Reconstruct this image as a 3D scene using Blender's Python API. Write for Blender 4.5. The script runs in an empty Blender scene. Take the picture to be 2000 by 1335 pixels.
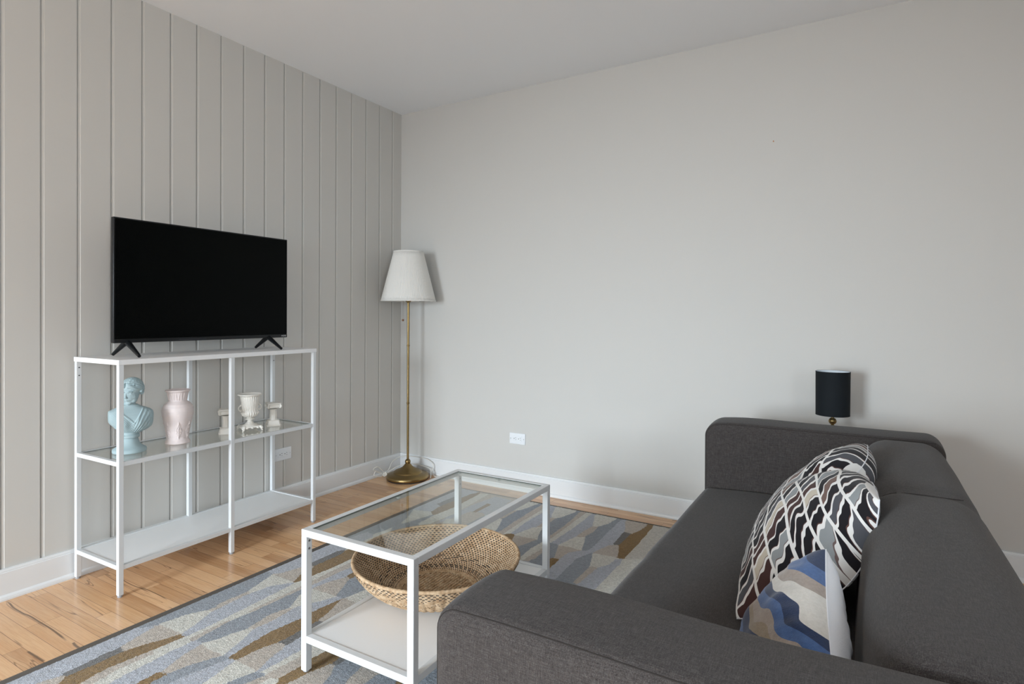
import bpy, math, random
from mathutils import Vector, Matrix, noise
random.seed(7)
S = bpy.context.scene
COL = S.collection
PI = math.pi

# ------------------------------------------------------------------ camera
CAM = (2.852, -3.2163, 1.1113); YAW, PITCH, ROLL = (math.radians(a) for a in (30.7726, -0.3226, 0.2732))
F_PX, SHIFT_PX = 1140.06, -45.37
fw0 = Vector((-math.sin(YAW), math.cos(YAW), 0)); rt0 = Vector((math.cos(YAW), math.sin(YAW), 0)); up0 = Vector((0, 0, 1))
fw = fw0 * math.cos(PITCH) + up0 * math.sin(PITCH); up1 = -fw0 * math.sin(PITCH) + up0 * math.cos(PITCH)
rt = rt0 * math.cos(ROLL) + up1 * math.sin(ROLL); up = -rt0 * math.sin(ROLL) + up1 * math.cos(ROLL)
cd = bpy.data.cameras.new('camera'); cam = bpy.data.objects.new('camera', cd); COL.objects.link(cam)
cd.sensor_width = 36; cd.lens = F_PX / 2000 * 36; cd.shift_y = SHIFT_PX / 2000; cd.clip_start = .02
mw = Matrix((( rt.x, up.x, -fw.x, CAM[0]), (rt.y, up.y, -fw.y, CAM[1]), (rt.z, up.z, -fw.z, CAM[2]), (0, 0, 0, 1)))
cam.matrix_world = mw
S.camera = cam

# ------------------------------------------------------------------ light: overcast daylight through the windows behind the camera, plus an added side fill
w = bpy.data.worlds.new('overcast_sky'); S.world = w; w.use_nodes = True
w.node_tree.nodes['Background'].inputs[0].default_value = (.80, .90, 1.0, 1)
w.node_tree.nodes['Background'].inputs[1].default_value = 1.0
S.view_settings.view_transform = 'Standard'; S.view_settings.look = 'None'
S.view_settings.exposure = 0.91; S.view_settings.gamma = 1.0; S.view_settings.use_curve_mapping = False

def area(name, loc, direction, sx, sy, power, color, spread=180):
    l = bpy.data.lights.new(name, 'AREA'); l.shape = 'RECTANGLE'; l.size = sx; l.size_y = sy
    l.energy = power; l.color = color; l.spread = math.radians(spread)
    o = bpy.data.objects.new(name, l); COL.objects.link(o); o.location = loc
    o.rotation_euler = Vector(direction).to_track_quat('-Z', 'Y').to_euler()
    return o
RX, RY, H = 4.7, -6.6, 2.5534        # right wall, rear wall, ceiling height
# rear wall windows (x0, x1, z0, z1)
REAR_WINDOWS = [(.25, 1.45, .25, 1.95), (2.5, 3.7, .25, 1.95)]
# unseen right wall window, put in for the side fill lamp (y0, y1, z0, z1)
RIGHT_FILL_WINDOWS = [(-4.9, -3.5, .9, 2.1)]
area('daylight_rear_left', (.85, RY - .12, 1.10), (.13, 1, -.52), 1.15, 1.62, 57, (.815, .92, 1.0), 84)
area('daylight_rear_right', (3.1, RY - .12, 1.10), (-.15, 1, -.42), 1.15, 1.62, 9, (.815, .92, 1.0), 120)
area('fill_side', (RX + .12, -4.2, 1.5), (-1, -.1, .35), 1.35, 1.15, 30, (.84, .93, 1.0))  # added fill from the right, tilted up; no known source there

# ------------------------------------------------------------------ object helpers
def tag(o, label=None, cat=None, group=None, kind=None):
    if label: o['label'] = label
    if cat: o['category'] = cat
    if group: o['group'] = group
    if kind: o['kind'] = kind
    return o
def thing(name, label, cat, loc=(0, 0, 0), rz=0, group=None):
    o = bpy.data.objects.new(name, None); COL.objects.link(o); o.location = loc; o.rotation_euler = (0, 0, rz)
    o.empty_display_size = .05
    return tag(o, label, cat, group)

class MB:
    def __init__(s): s.v = []; s.f = []; s.m = []; s.uv = {}
    def add(s, vs, fs, mi=0):
        b = len(s.v); s.v += [tuple(p) for p in vs]
        for f in fs: s.f.append(tuple(b + i for i in f)); s.m.append(mi)
        return b
    def box(s, a, b, mi=0):
        x0, y0, z0 = a; x1, y1, z1 = b
        s.add([(x0, y0, z0), (x1, y0, z0), (x1, y1, z0), (x0, y1, z0), (x0, y0, z1), (x1, y0, z1), (x1, y1, z1), (x0, y1, z1)],
              [(0, 3, 2, 1), (4, 5, 6, 7), (0, 1, 5, 4), (1, 2, 6, 5), (2, 3, 7, 6), (3, 0, 4, 7)], mi)
        return s
    def lathe(s, prof, c=(0, 0, 0), n=48, mi=0, mod=None, closed=False):
        # prof: (r, z) from bottom to top; mod(t, k, r, z) -> r
        vs = []; 
        for k, (r, z) in enumerate(prof):
            for i in range(n):
                t = 2 * PI * i / n; rr = mod(t, k, r, z) if mod else r
                vs.append((c[0] + rr * math.cos(t), c[1] + rr * math.sin(t), c[2] + z))
        fs = []
        K = len(prof)
        for k in range(K - (0 if closed else 1)):
            k2 = (k + 1) % K
            for i in range(n):
                j = (i + 1) % n; fs.append((k * n + i, k * n + j, k2 * n + j, k2 * n + i))
        if not closed:
            if prof[0][0] > 1e-5: fs.append(tuple(range(n - 1, -1, -1)))
            if prof[-1][0] > 1e-5: fs.append(tuple((K - 1) * n + i for i in range(n)))
        s.add(vs, fs, mi); return s
    def tube(s, pts, r, n=8, mi=0, closed=False, cap=True):
        pts = [Vector(p) for p in pts]; N = len(pts)
        rs = r if isinstance(r, (list, tuple)) else [r] * N
        vs = []; prev = None
        for i, p in enumerate(pts):
            if closed: t = pts[(i + 1) % N] - pts[i - 1]
            else: t = pts[min(i + 1, N - 1)] - pts[max(i - 1, 0)]
            t.normalize()
            if prev is None:
                a = Vector((0, 0, 1)) if abs(t.z) < .9 else Vector((1, 0, 0)); u = t.cross(a).normalized()
            else: u = (prev - t * prev.dot(t)).normalized()
            prev = u; v = t.cross(u)
            for k in range(n):
                q = 2 * PI * k / n; vs.append(p + (u * math.cos(q) + v * math.sin(q)) * rs[i])
        fs = []
        for i in range(N if closed else N - 1):
            j = (i + 1) % N
            for k in range(n):
                l = (k + 1) % n; fs.append((i * n + k, i * n + l, j * n + l, j * n + k))
        if cap and not closed: fs += [tuple(range(n - 1, -1, -1)), tuple((N - 1) * n + k for k in range(n))]
        s.add(vs, fs, mi); return s
    def ball(s, c, r, sc=(1, 1, 1), n=16, m=10, mi=0, rot=None):
        vs = [Vector((0, 0, -r * sc[2]))]
        for j in range(1, m):
            a = -PI / 2 + PI * j / m
            for i in range(n):
                t = 2 * PI * i / n; vs.append(Vector((r * sc[0] * math.cos(a) * math.cos(t), r * sc[1] * math.cos(a) * math.sin(t), r * sc[2] * math.sin(a))))
        vs.append(Vector((0, 0, r * sc[2])))
        if rot: vs = [rot @ q for q in vs]
        vs = [q + Vector(c) for q in vs]
        fs = [(0, 1 + (i + 1) % n, 1 + i) for i in range(n)]
        for j in range(m - 2):
            for i in range(n): fs.append((1 + j * n + i, 1 + j * n + (i + 1) % n, 1 + (j + 1) * n + (i + 1) % n, 1 + (j + 1) * n + i))
        L = len(vs) - 1; o = 1 + (m - 2) * n
        fs += [(L, o + i, o + (i + 1) % n) for i in range(n)]
        s.add(vs, fs, mi); return s
    def rbox(s, a, b, r, seg=4, mid=6, mi=0, fn=None):
        # rounded box; r = radius or (rx, ry, rz); fn(p, a, b) deforms
        a = Vector(a); b = Vector(b); R = Vector(r if isinstance(r, (tuple, list)) else (r, r, r))
        ax = []
        for k in range(3):
            lo = [a[k] + R[k] * (1 - math.cos(PI / 2 * i / seg) ) * 1.0 for i in range(seg)]
            lo = [a[k] + R[k] * i / seg for i in range(seg)]
            hi = [b[k] - R[k] * i / seg for i in range(seg)][::-1]
            md = [a[k] + R[k] + (b[k] - a[k] - 2 * R[k]) * i / mid for i in range(mid + 1)]
            ax.append(lo + md + hi)
        idx = {}; vs = []
        def V(i, j, k):
            key = (i, j, k)
            if key not in idx:
                p = Vector((ax[0][i], ax[1][j], ax[2][k]))
                q = Vector([min(max(p[t], a[t] + R[t]), b[t] - R[t]) for t in range(3)])
                d = Vector([(p[t] - q[t]) / R[t] for t in range(3)])
                if d.length > 1e-9:
                    # cube-to-sphere so that faces stay flat
                    mx = max(abs(d[0]), abs(d[1]), abs(d[2]))
                    d = Vector([math.tan(d[t] * PI / 4) for t in range(3)]); d.normalize()
                    p = q + Vector([d[t] * R[t] for t in range(3)])
                if fn: p = fn(p, a, b)
                idx[key] = len(vs); vs.append(p)
            return idx[key]
        fs = []; n = [len(x) - 1 for x in ax]
        for i in range(n[0]):
            for j in range(n[1]):
                fs.append((V(i, j, 0), V(i, j + 1, 0), V(i + 1, j + 1, 0), V(i + 1, j, 0)))
                fs.append((V(i, j, n[2]), V(i + 1, j, n[2]), V(i + 1, j + 1, n[2]), V(i, j + 1, n[2])))
        for i in range(n[0]):
            for k in range(n[2]):
                fs.append((V(i, 0, k), V(i + 1, 0, k), V(i + 1, 0, k + 1), V(i, 0, k + 1)))
                fs.append((V(i, n[1], k), V(i, n[1], k + 1), V(i + 1, n[1], k + 1), V(i + 1, n[1], k)))
        for j in range(n[1]):
            for k in range(n[2]):
                fs.append((V(0, j, k), V(0, j, k + 1), V(0, j + 1, k + 1), V(0, j + 1, k)))
                fs.append((V(n[0], j, k), V(n[0], j + 1, k), V(n[0], j + 1, k + 1), V(n[0], j, k + 1)))
        s.add(vs, fs, mi); return s
    def prism(s, poly, z0, z1, axis='z', mi=0):
        n = len(poly)
        def T(p, h):
            return {'z': (p[0], p[1], h), 'y': (p[0], h, p[1]), 'x': (h, p[0], p[1])}[axis]
        vs = [T(p, z0) for p in poly] + [T(p, z1) for p in poly]
        fs = [tuple(range(n - 1, -1, -1)), tuple(range(n, 2 * n))] + [(i, (i + 1) % n, n + (i + 1) % n, n + i) for i in range(n)]
        s.add(vs, fs, mi); return s
    def build(s, name, mats, parent=None, smooth=False, bevel=0, seg=2, loc=None, angle=40, fix=True):
        me = bpy.data.meshes.new(name); me.from_pydata(s.v, [], s.f)
        if not isinstance(mats, (list, tuple)): mats = [mats]
        for m in mats: me.materials.append(m)
        me.polygons.foreach_set('material_index', s.m)
        if fix:
            import bmesh
            bm = bmesh.new(); bm.from_mesh(me); bmesh.ops.recalc_face_normals(bm, faces=bm.faces); bm.to_mesh(me); bm.free()
        if smooth:
            me.polygons.foreach_set('use_smooth', [True] * len(me.polygons))
            me.set_sharp_from_angle(angle=math.radians(angle))
        me.update()
        o = bpy.data.objects.new(name, me); COL.objects.link(o)
        if parent: o.parent = parent
        if loc: o.location = loc
        if bevel:
            b = o.modifiers.new('bevel', 'BEVEL'); b.width = bevel; b.segments = seg; b.limit_method = 'ANGLE'
            b.harden_normals = False
        return o

# ------------------------------------------------------------------ materials
def mat(name, col=(.8, .8, .8), rough=.5, metal=0, spec=.5, sheen=0):
    m = bpy.data.materials.new(name); m.use_nodes = True; b = m.node_tree.nodes['Principled BSDF']
    b.inputs['Base Color'].default_value = (*col, 1); b.inputs['Roughness'].default_value = rough
    b.inputs['Metallic'].default_value = metal; b.inputs['Specular IOR Level'].default_value = spec
    if sheen: b.inputs['Sheen Weight'].default_value = sheen; b.inputs['Sheen Roughness'].default_value = .5
    return m
class N:
    def __init__(s, m): s.t = m.node_tree; s.b = s.t.nodes['Principled BSDF']
    def n(s, ty, **kw):
        o = s.t.nodes.new(ty)
        for k, v in kw.items():
            if k.startswith('i_'): o.inputs[int(k[2:])].default_value = v
            else: setattr(o, k, v)
        return o
    def l(s, a, b): s.t.links.new(a, b); return b
    def math(s, op, a, b=None, c=None):
        o = s.t.nodes.new('ShaderNodeMath'); o.operation = op
        for i, x in enumerate((a, b, c)):
            if x is None: continue
            if isinstance(x, (int, float)): o.inputs[i].default_value = x
            else: s.l(x, o.inputs[i])
        return o.outputs[0]
    def mix(s, f, a, b, ty='MIX'):
        o = s.t.nodes.new('ShaderNodeMix'); o.data_type = 'RGBA'; o.blend_type = ty
        for i, x in ((0, f), (6, a), (7, b)):
            if isinstance(x, (int, float)): o.inputs[i].default_value = x
            elif isinstance(x, tuple): o.inputs[i].default_value = (*x, 1) if len(x) == 3 else x
            else: s.l(x, o.inputs[i])
        return o.outputs[2]
    def ramp(s, f, stops, interp='LINEAR'):
        o = s.t.nodes.new('ShaderNodeValToRGB'); r = o.color_ramp; r.interpolation = interp
        while len(r.elements) < len(stops): r.elements.new(.5)
        for e, (p, c) in zip(r.elements, stops): e.position = p; e.color = (*c, 1)
        s.l(f, o.inputs[0]); return o.outputs[0]
    def noise(s, vec, scale, detail=3, rough=.5, dim='3D', dist=0):
        o = s.t.nodes.new('ShaderNodeTexNoise'); o.noise_dimensions = dim
        o.inputs['Scale'].default_value = scale; o.inputs['Detail'].default_value = detail; o.inputs['Roughness'].default_value = rough
        o.inputs['Distortion'].default_value = dist
        if vec is not None: s.l(vec, o.inputs['Vector'])
        return o.outputs[0]
    def coord(s, which='Object', scale=(1, 1, 1), rot=(0, 0, 0)):
        c = s.t.nodes.new('ShaderNodeTexCoord'); m = s.t.nodes.new('ShaderNodeMapping')
        m.inputs['Scale'].default_value = scale; m.inputs['Rotation'].default_value = rot
        s.l(c.outputs[which], m.inputs[0]); return m.outputs[0]
    def bump(s, h, strength=.3, dist=.002):
        o = s.t.nodes.new('ShaderNodeBump'); o.inputs['Strength'].default_value = strength; o.inputs['Distance'].default_value = dist
        s.l(h, o.inputs['Height']); s.l(o.outputs[0], s.b.inputs['Normal'])
    def col(s, c): s.l(c, s.b.inputs['Base Color'])

def paint(name, col, rough=.6, bump=.12, spec=.35):
    m = mat(name, col, rough, spec=spec); k = N(m); v = k.coord()
    n = k.noise(v, 120, 4, .6); k.bump(n, bump, .0008)
    return m
M = {}
M['wall'] = paint('greige_wall_paint', (.60, .590, .565), .62)
M['boards'] = paint('greige_board_paint', (.60, .585, .555), .5)
M['ceiling'] = paint('white_ceiling_paint', (.89, .925, .965), .8, .05)
M['trim'] = paint('white_trim_paint', (.76, .775, .785), .35, .05, .5)
M['steel'] = mat('white_powder_coated_steel', (.70, .72, .735), .38)
M['board_white'] = mat('white_laminate', (.84, .85, .86), .45)
k = N(M['board_white']); 
M['plastic_white'] = mat('white_outlet_plastic', (.80, .83, .86), .35)
M['slot'] = mat('dark_slot', (.03, .03, .03), .6)
M['rubber'] = mat('clear_grey_foot_plastic', (.35, .36, .38), .3)
M['screw'] = mat('zinc_screw', (.35, .38, .42), .3, 1)
M['hole'] = mat('dark_hole', (.02, .02, .02), .8)
M['brass'] = mat('aged_brass', (.27, .190, .082), .38, 1)
k = N(M['brass']); v = k.coord('Object', (1, 1, 60)); k.l(k.ramp(k.noise(v, 4, 3), [(.3, (.27, .27, .27)), (.7, (.42, .42, .42))]), k.b.inputs['Roughness'])
M['black_rubber'] = mat('black_rubber', (.015, .017, .022), .6)
M['tv_black'] = mat('black_tv_plastic', (.006, .007, .008), .3, spec=.4)
M['screen'] = mat('tv_screen', (.0012, .0017, .0016), .25, spec=.07)
M['logo'] = mat('silver_logo', (.55, .56, .57), .35, .3)
M['cord'] = mat('clear_white_cord', (.75, .73, .68), .4)
M['wood_knob'] = mat('brown_wooden_knob', (.22, .10, .05), .4)
M['blue_plaster'] = mat('pale_blue_matte_plaster', (.365, .475, .505), .7, spec=.3)
k = N(M['blue_plaster']); v = k.coord(); k.bump(k.noise(v, 300, 3), .2, .0006)
M['pink'] = mat('pale_pink_ceramic', (.74, .65, .635), .55, spec=.35)
M['cream'] = mat('cream_bisque_ceramic', (.84, .81, .75), .5, spec=.4)
M['black_shade'] = mat('black_shade_fabric', (.008, .011, .014), .75, spec=.2)
M['white_liner'] = mat('white_shade_liner', (.78, .86, .93), .7)

def pleat_mat():
    m = mat('ivory_pleated_shade', (.92, .905, .87), .8, spec=.2)
    t = m.node_tree; b = t.nodes['Principled BSDF']; tr = t.nodes.new('ShaderNodeBsdfTranslucent'); tr.inputs[0].default_value = (.95, .93, .89, 1)
    mx = t.nodes.new('ShaderNodeMixShader'); mx.inputs[0].default_value = .25
    t.links.new(b.outputs[0], mx.inputs[1]); t.links.new(tr.outputs[0], mx.inputs[2]); t.links.new(mx.outputs[0], t.nodes['Material Output'].inputs[0])
    return m
M['pleat'] = pleat_mat()

def thin_glass(name, tint, refl=1.0):
    m = bpy.data.materials.new(name); m.use_nodes = True; t = m.node_tree; t.nodes.clear()
    out = t.nodes.new('ShaderNodeOutputMaterial'); tr = t.nodes.new('ShaderNodeBsdfTransparent'); gl = t.nodes.new('ShaderNodeBsdfGlossy')
    ge = t.nodes.new('ShaderNodeNewGeometry'); dt = t.nodes.new('ShaderNodeVectorMath'); dt.operation = 'DOT_PRODUCT'
    t.links.new(ge.outputs['Normal'], dt.inputs[0]); t.links.new(ge.outputs['Incoming'], dt.inputs[1])
    def mth(op, x, y=None):
        q = t.nodes.new('ShaderNodeMath'); q.operation = op
        for i_, z in enumerate((x, y)):
            if z is None: continue
            if isinstance(z, (int, float)): q.inputs[i_].default_value = z
            else: t.links.new(z, q.inputs[i_])
        return q.outputs[0]
    fz = mth('ADD', mth('MULTIPLY', mth('POWER', mth('SUBTRACT', 1.0, mth('ABSOLUTE', dt.outputs['Value'])), 5.0), .96), .04)
    mx = t.nodes.new('ShaderNodeMixShader'); mu = t.nodes.new('ShaderNodeMath'); mu.operation = 'MULTIPLY'
    tr.inputs[0].default_value = (*tint, 1); gl.inputs[0].default_value = (1, 1, 1, 1); gl.inputs['Roughness'].default_value = .015
    mu.inputs[1].default_value = refl
    t.links.new(fz, mu.inputs[0]); t.links.new(mu.outputs[0], mx.inputs[0]); t.links.new(tr.outputs[0], mx.inputs[1]); t.links.new(gl.outputs[0], mx.inputs[2])
    t.links.new(mx.outputs[0], out.inputs[0]); return m
M['glass'] = thin_glass('clear_tempered_glass', (.955, .97, .955), 1.0)
M['glass_edge'] = mat('dark_green_glass_edge', (.03, .06, .05), .2)
M['pad'] = mat('clear_plastic_pad', (.75, .82, .82), .25)

def sofa_fabric():
    m = mat('dark_grey_brown_woven_fabric', (.06, .05, .05), .9, spec=.18, sheen=.12); k = N(m)
    v1 = k.coord('Object', (20, 230, 230)); v2 = k.coord('Object', (230, 20, 230)); v3 = k.coord('Object', (230, 230, 20))
    a = k.noise(v1, 3.2, 2, .6); b = k.noise(v2, 3.2, 2, .6); c = k.noise(v3, 3.2, 2, .6)
    s = k.math('ADD', k.math('ADD', a, b), c); s = k.math('MULTIPLY', s, .3333)
    f = k.noise(k.coord('Object'), 900, 2, .7)
    s = k.math('ADD', k.math('MULTIPLY', s, .72), k.math('MULTIPLY', f, .28))
    k.col(k.ramp(s, [(.38, (.019, .016, .0155)), (.50, (.047, .041, .039)), (.62, (.090, .082, .079))]))
    k.bump(s, .5, .0012)
    return m
M['sofa'] = sofa_fabric()
M['seam'] = mat('dark_seam_thread', (.034, .030, .028), .9, spec=.1)

STREAKS = [([(.018, -2.2790), (.07, -2.2835), (.124, -2.2885), (.19, -2.2880), (.25, -2.2830), (.32, -2.2835), (.395, -2.2825), (.47, -2.2850), (.55, -2.2905)], .0042, .85),
 ([(.03, -2.2810), (.12, -2.2945), (.25, -2.2900), (.40, -2.2890)], .0022, .5),
 ([(.575, -2.2830), (.60, -2.2870), (.632, -2.2880)], .0055, .8), ([(.505, -2.3850), (.56, -2.3835), (.625, -2.3815)], .0050, .8),
 ([(.19, -1.9500), (.30, -1.9600), (.41, -1.9500), (.55, -1.9545)], .0030, .7), ([(.92, -1.60), (1.0, -1.604), (1.1, -1.601)], .003, .6), ([(.70, -1.42), (.82, -1.428), (.9, -1.424)], .003, .6)]
def floor_mat():
    m = mat('oak_strip_floor', (.6, .4, .25), .3, spec=.5); k = N(m)
    g = k.t.nodes.new('ShaderNodeNewGeometry'); sp = k.t.nodes.new('ShaderNodeSeparateXYZ'); k.l(g.outputs['Position'], sp.inputs[0])
    X, Y = sp.outputs[0], sp.outputs[1]
    W = .0543
    yy = k.math('DIVIDE', k.math('ADD', Y, 10.257), W); row = k.math('FLOOR', yy); fy = k.math('SUBTRACT', yy, row)
    wn = k.t.nodes.new('ShaderNodeTexWhiteNoise'); wn.noise_dimensions = '1D'; k.l(row, wn.inputs['W'])
    off = k.math('MULTIPLY', wn.outputs[0], 7.3)
    xx0 = k.math('ADD', k.math('DIVIDE', X, .47), off)
    # uneven board lengths
    warp = k.math('MULTIPLY', k.math('SINE', k.math('MULTIPLY', xx0, 2.1)), .33)
    xx = k.math('ADD', xx0, warp); seg = k.math('FLOOR', xx); fx = k.math('SUBTRACT', xx, seg)
    cv = k.t.nodes.new('ShaderNodeCombineXYZ'); k.l(row, cv.inputs[0]); k.l(seg, cv.inputs[1])
    w2 = k.t.nodes.new('ShaderNodeTexWhiteNoise'); w2.noise_dimensions = '2D'; k.l(cv.outputs[0], w2.inputs[0])
    rnd = w2.outputs[0]; s3 = k.t.nodes.new('ShaderNodeSeparateColor'); k.l(w2.outputs[1], s3.inputs[0])
    # grain coordinates, shifted per board
    gv = k.t.nodes.new('ShaderNodeCombineXYZ'); k.l(k.math('ADD', k.math('MULTIPLY', X, 1.0), k.math('MULTIPLY', rnd, 37)), gv.inputs[0])
    k.l(k.math('MULTIPLY', Y, 1.0), gv.inputs[1]); k.l(k.math('MULTIPLY', s3.outputs[1], 11), gv.inputs[2])
    mp = k.t.nodes.new('ShaderNodeMapping'); mp.inputs['Scale'].default_value = (2.2, 34, 1); k.l(gv.outputs[0], mp.inputs[0])
    broad = k.noise(mp.outputs[0], 1.0, 4, .6, dist=.8)
    mp2 = k.t.nodes.new('ShaderNodeMapping'); mp2.inputs['Scale'].default_value = (9, 260, 1); k.l(gv.outputs[0], mp2.inputs[0])
    fine = k.noise(mp2.outputs[0], 1.0, 4, .65, dist=.3)
    base = k.ramp(rnd, [(0, (.42, .215, .098)), (.22, (.60, .33, .158)), (.5, (.72, .425, .222)), (.78, (.79, .49, .275)), (1, (.66, .39, .20))])
    c = k.mix(k.ramp(broad, [(.32, (.0,) * 3), (.68, (1,) * 3)]), base, k.mix(.55, base, (.76, .50, .29), 'MIX'))
    c = k.mix(k.ramp(fine, [(.42, (.0,) * 3), (.62, (.45,) * 3)]), c, k.mix(.8, c, (.74, .64, .54), 'MULTIPLY'))
    # heart-wood streaks, in a few boards
    mp3 = k.t.nodes.new('ShaderNodeMapping'); mp3.inputs['Scale'].default_value = (1.3, 26, 1); k.l(gv.outputs[0], mp3.inputs[0])
    st = k.noise(mp3.outputs[0], 1.0, 2, .4, dist=1.4)
    band = k.math('SUBTRACT', 1.0, k.math('MINIMUM', k.math('MULTIPLY', k.math('ABSOLUTE', k.math('SUBTRACT', st, .60)), 60), 1.0))
    band = k.math('MULTIPLY', band, k.math('GREATER_THAN', s3.outputs[2], .55))
    c = k.mix(k.math('MULTIPLY', band, .75), c, (.12, .055, .025))
    # long dark mineral streaks in single boards, drawn as y = f(x) curves on the boards
    def streak(pts, wid, strength, c):
        x0, x1 = pts[0][0], pts[-1][0]; y0_, y1_ = min(p[1] for p in pts) - .01, max(p[1] for p in pts) + .01
        fc = k.t.nodes.new('ShaderNodeFloatCurve'); cu = fc.mapping.curves[0]
        for q_, (px_, py_) in enumerate(pts):
            u_, v_ = (px_ - x0) / (x1 - x0), (py_ - y0_) / (y1_ - y0_)
            if q_ == 0: cu.points[0].location = (u_, v_)
            elif q_ == len(pts) - 1: cu.points[len(cu.points) - 1].location = (u_, v_)
            else: cu.points.new(u_, v_)
        fc.mapping.update()
        t_ = k.math('DIVIDE', k.math('SUBTRACT', X, x0), x1 - x0); k.l(t_, fc.inputs['Value'])
        yc_ = k.math('ADD', k.math('MULTIPLY', fc.outputs[0], y1_ - y0_), y0_)
        d_ = k.math('ABSOLUTE', k.math('SUBTRACT', Y, yc_))
        taper = k.math('MAXIMUM', k.math('MULTIPLY', k.math('MULTIPLY', t_, k.math('SUBTRACT', 1.0, t_)), 4.0), 0.0)
        w_ = k.math('MULTIPLY', k.math('ADD', k.math('MULTIPLY', fine, .9), .55), wid)
        m_ = k.math('MAXIMUM', k.math('SUBTRACT', 1.0, k.math('DIVIDE', d_, w_)), 0.0)
        m_ = k.math('MULTIPLY', k.math('MINIMUM', k.math('MULTIPLY', m_, 1.8), 1.0), k.math('MINIMUM', k.math('MULTIPLY', taper, 3.0), 1.0))
        return k.mix(k.math('MULTIPLY', m_, strength), c, (.10, .055, .030))
    for pts, wid, stg in STREAKS: c = streak(pts, wid, stg, c)
    # joints
    ey = k.math('MINIMUM', fy, k.math('SUBTRACT', 1.0, fy)); ex = k.math('MINIMUM', fx, k.math('SUBTRACT', 1.0, fx))
    j = k.math('MAXIMUM', k.math('LESS_THAN', ey, .013), k.math('LESS_THAN', ex, .0016))
    c = k.mix(k.math('MULTIPLY', j, .72), c, (.10, .05, .025))
    k.col(c)
    k.l(k.math('ADD', k.math('MULTIPLY', fine, .10), .15), k.b.inputs['Roughness'])
    k.bump(k.math('ADD', k.math('MULTIPLY', fine, .25), k.math('MULTIPLY', k.math('SUBTRACT', 1.0, j), 1.0)), .12, .001)
    return m
M['floor'] = floor_mat()

def pile(name, col):
    m = mat(name, col, .95, spec=.1, sheen=.25); k = N(m); v = k.coord()
    n = k.noise(v, 260, 3, .7); n2 = k.noise(v, 70, 2, .5)
    s = k.math('ADD', k.math('MULTIPLY', n, .7), k.math('MULTIPLY', n2, .3))
    d = tuple(c * .70 for c in col); e = tuple(min(1, c * 1.28) for c in col)
    k.col(k.ramp(s, [(.36, d), (.5, col), (.64, e)])); k.bump(n, .8, .004)
    return m
RUGC = {'BL': (.41, .43, .48), 'SB': (.265, .290, .325), 'CR': (.60, .585, .53), 'BE': (.47, .415, .36), 'GO': (.215, .125, .034), 'DG': (.14, .134, .128), 'BR': (.52, .49, .44), 'ED': (.098, .090, .082)}
for kk, c in RUGC.items(): M['rug' + kk] = pile('rug_wool_' + {'BL': 'light_blue_grey', 'SB': 'slate', 'CR': 'cream', 'BE': 'beige', 'GO': 'ochre', 'DG': 'charcoal', 'BR': 'oatmeal', 'ED': 'border'}[kk], c)
M['rugBIND'] = mat('grey_brown_rug_binding', (.115, .102, .090), .85, spec=.1)

# ================================================================== SETTING
def struct(name, mb, m, **kw):
    return tag(mb.build(name, m, **kw), kind='structure')
struct('floor', MB().box((-.15, RY - .15, -.06), (RX + .15, .15, 0)), M['floor'])
struct('ceiling', MB().box((-.15, RY - .15, H), (RX + .15, .15, H + .1)), M['ceiling'])
struct('wall_back', MB().box((-.15, 0, -.05), (RX + .15, .12, H + .05)), M['wall'])
# boarded wall: vertical boards with a routed groove every 129 mm
prof = [(0.0, 0.0)]
g0, gs = .098, .1291
k_ = 0
while g0 + k_ * gs < -RY - .1:
    y = -(g0 + k_ * gs)          # groove edge nearer the camera
    prof += [(0, y + .0150), (-.0012, y + .0138), (-.0020, y + .0060), (-.0075, y + .0058), (-.0075, y + .0004), (0, y)]
    k_ += 1
prof += [(0, RY), (-.12, RY), (-.12, 0)]
struct('wall_left', MB().prism(prof, -.05, H + .05), M['boards'], fix=True)
def wall_with_windows(name, axis, pos, thick, a0, a1, wins, m):
    mb = MB(); z0, z1 = -.05, H + .05
    def B(u0, u1, q0, q1):
        if axis == 'y': mb.box((u0, min(pos, pos + thick), q0), (u1, max(pos, pos + thick), q1))
        else: mb.box((min(pos, pos + thick), u0, q0), (max(pos, pos + thick), u1, q1))
    cur = a0
    for (u0, u1, q0, q1) in sorted(wins):
        B(cur, u0, z0, z1); B(u0, u1, z0, q0); B(u0, u1, q1, z1); cur = u1
    B(cur, a1, z0, z1)
    return struct(name, mb, m)
wall_with_windows('wall_rear', 'y', RY, -.12, -.15, RX + .15, REAR_WINDOWS, M['wall'])
wall_with_windows('wall_right', 'x', RX, .12, RY - .15, .15, RIGHT_FILL_WINDOWS, M['wall'])
wi = 1
for (u0, u1, q0, q1) in REAR_WINDOWS:
    mb = MB(); t = .05
    for a, b, c, d in ((u0, u0 + t, q0, q1), (u1 - t, u1, q0, q1), (u0 + t, u1 - t, q0, q0 + t), (u0 + t, u1 - t, q1 - t, q1), (u0 + t, u1 - t, (q0 + q1) / 2 - .02, (q0 + q1) / 2 + .02)):
        mb.box((a, RY - .09, c), (b, RY - .04, d))
    struct('window_%d' % wi, mb, M['trim']); wi += 1
for (u0, u1, q0, q1) in RIGHT_FILL_WINDOWS:  # frame around the added side fill opening
    mb = MB(); t = .05
    for a, b, c, d in ((u0, u0 + t, q0, q1), (u1 - t, u1, q0, q1), (u0 + t, u1 - t, q0, q0 + t), (u0 + t, u1 - t, q1 - t, q1)):
        mb.box((RX + .04, a, c), (RX + .09, b, d))
    struct('window_%d' % wi, mb, M['trim']); wi += 1
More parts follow.
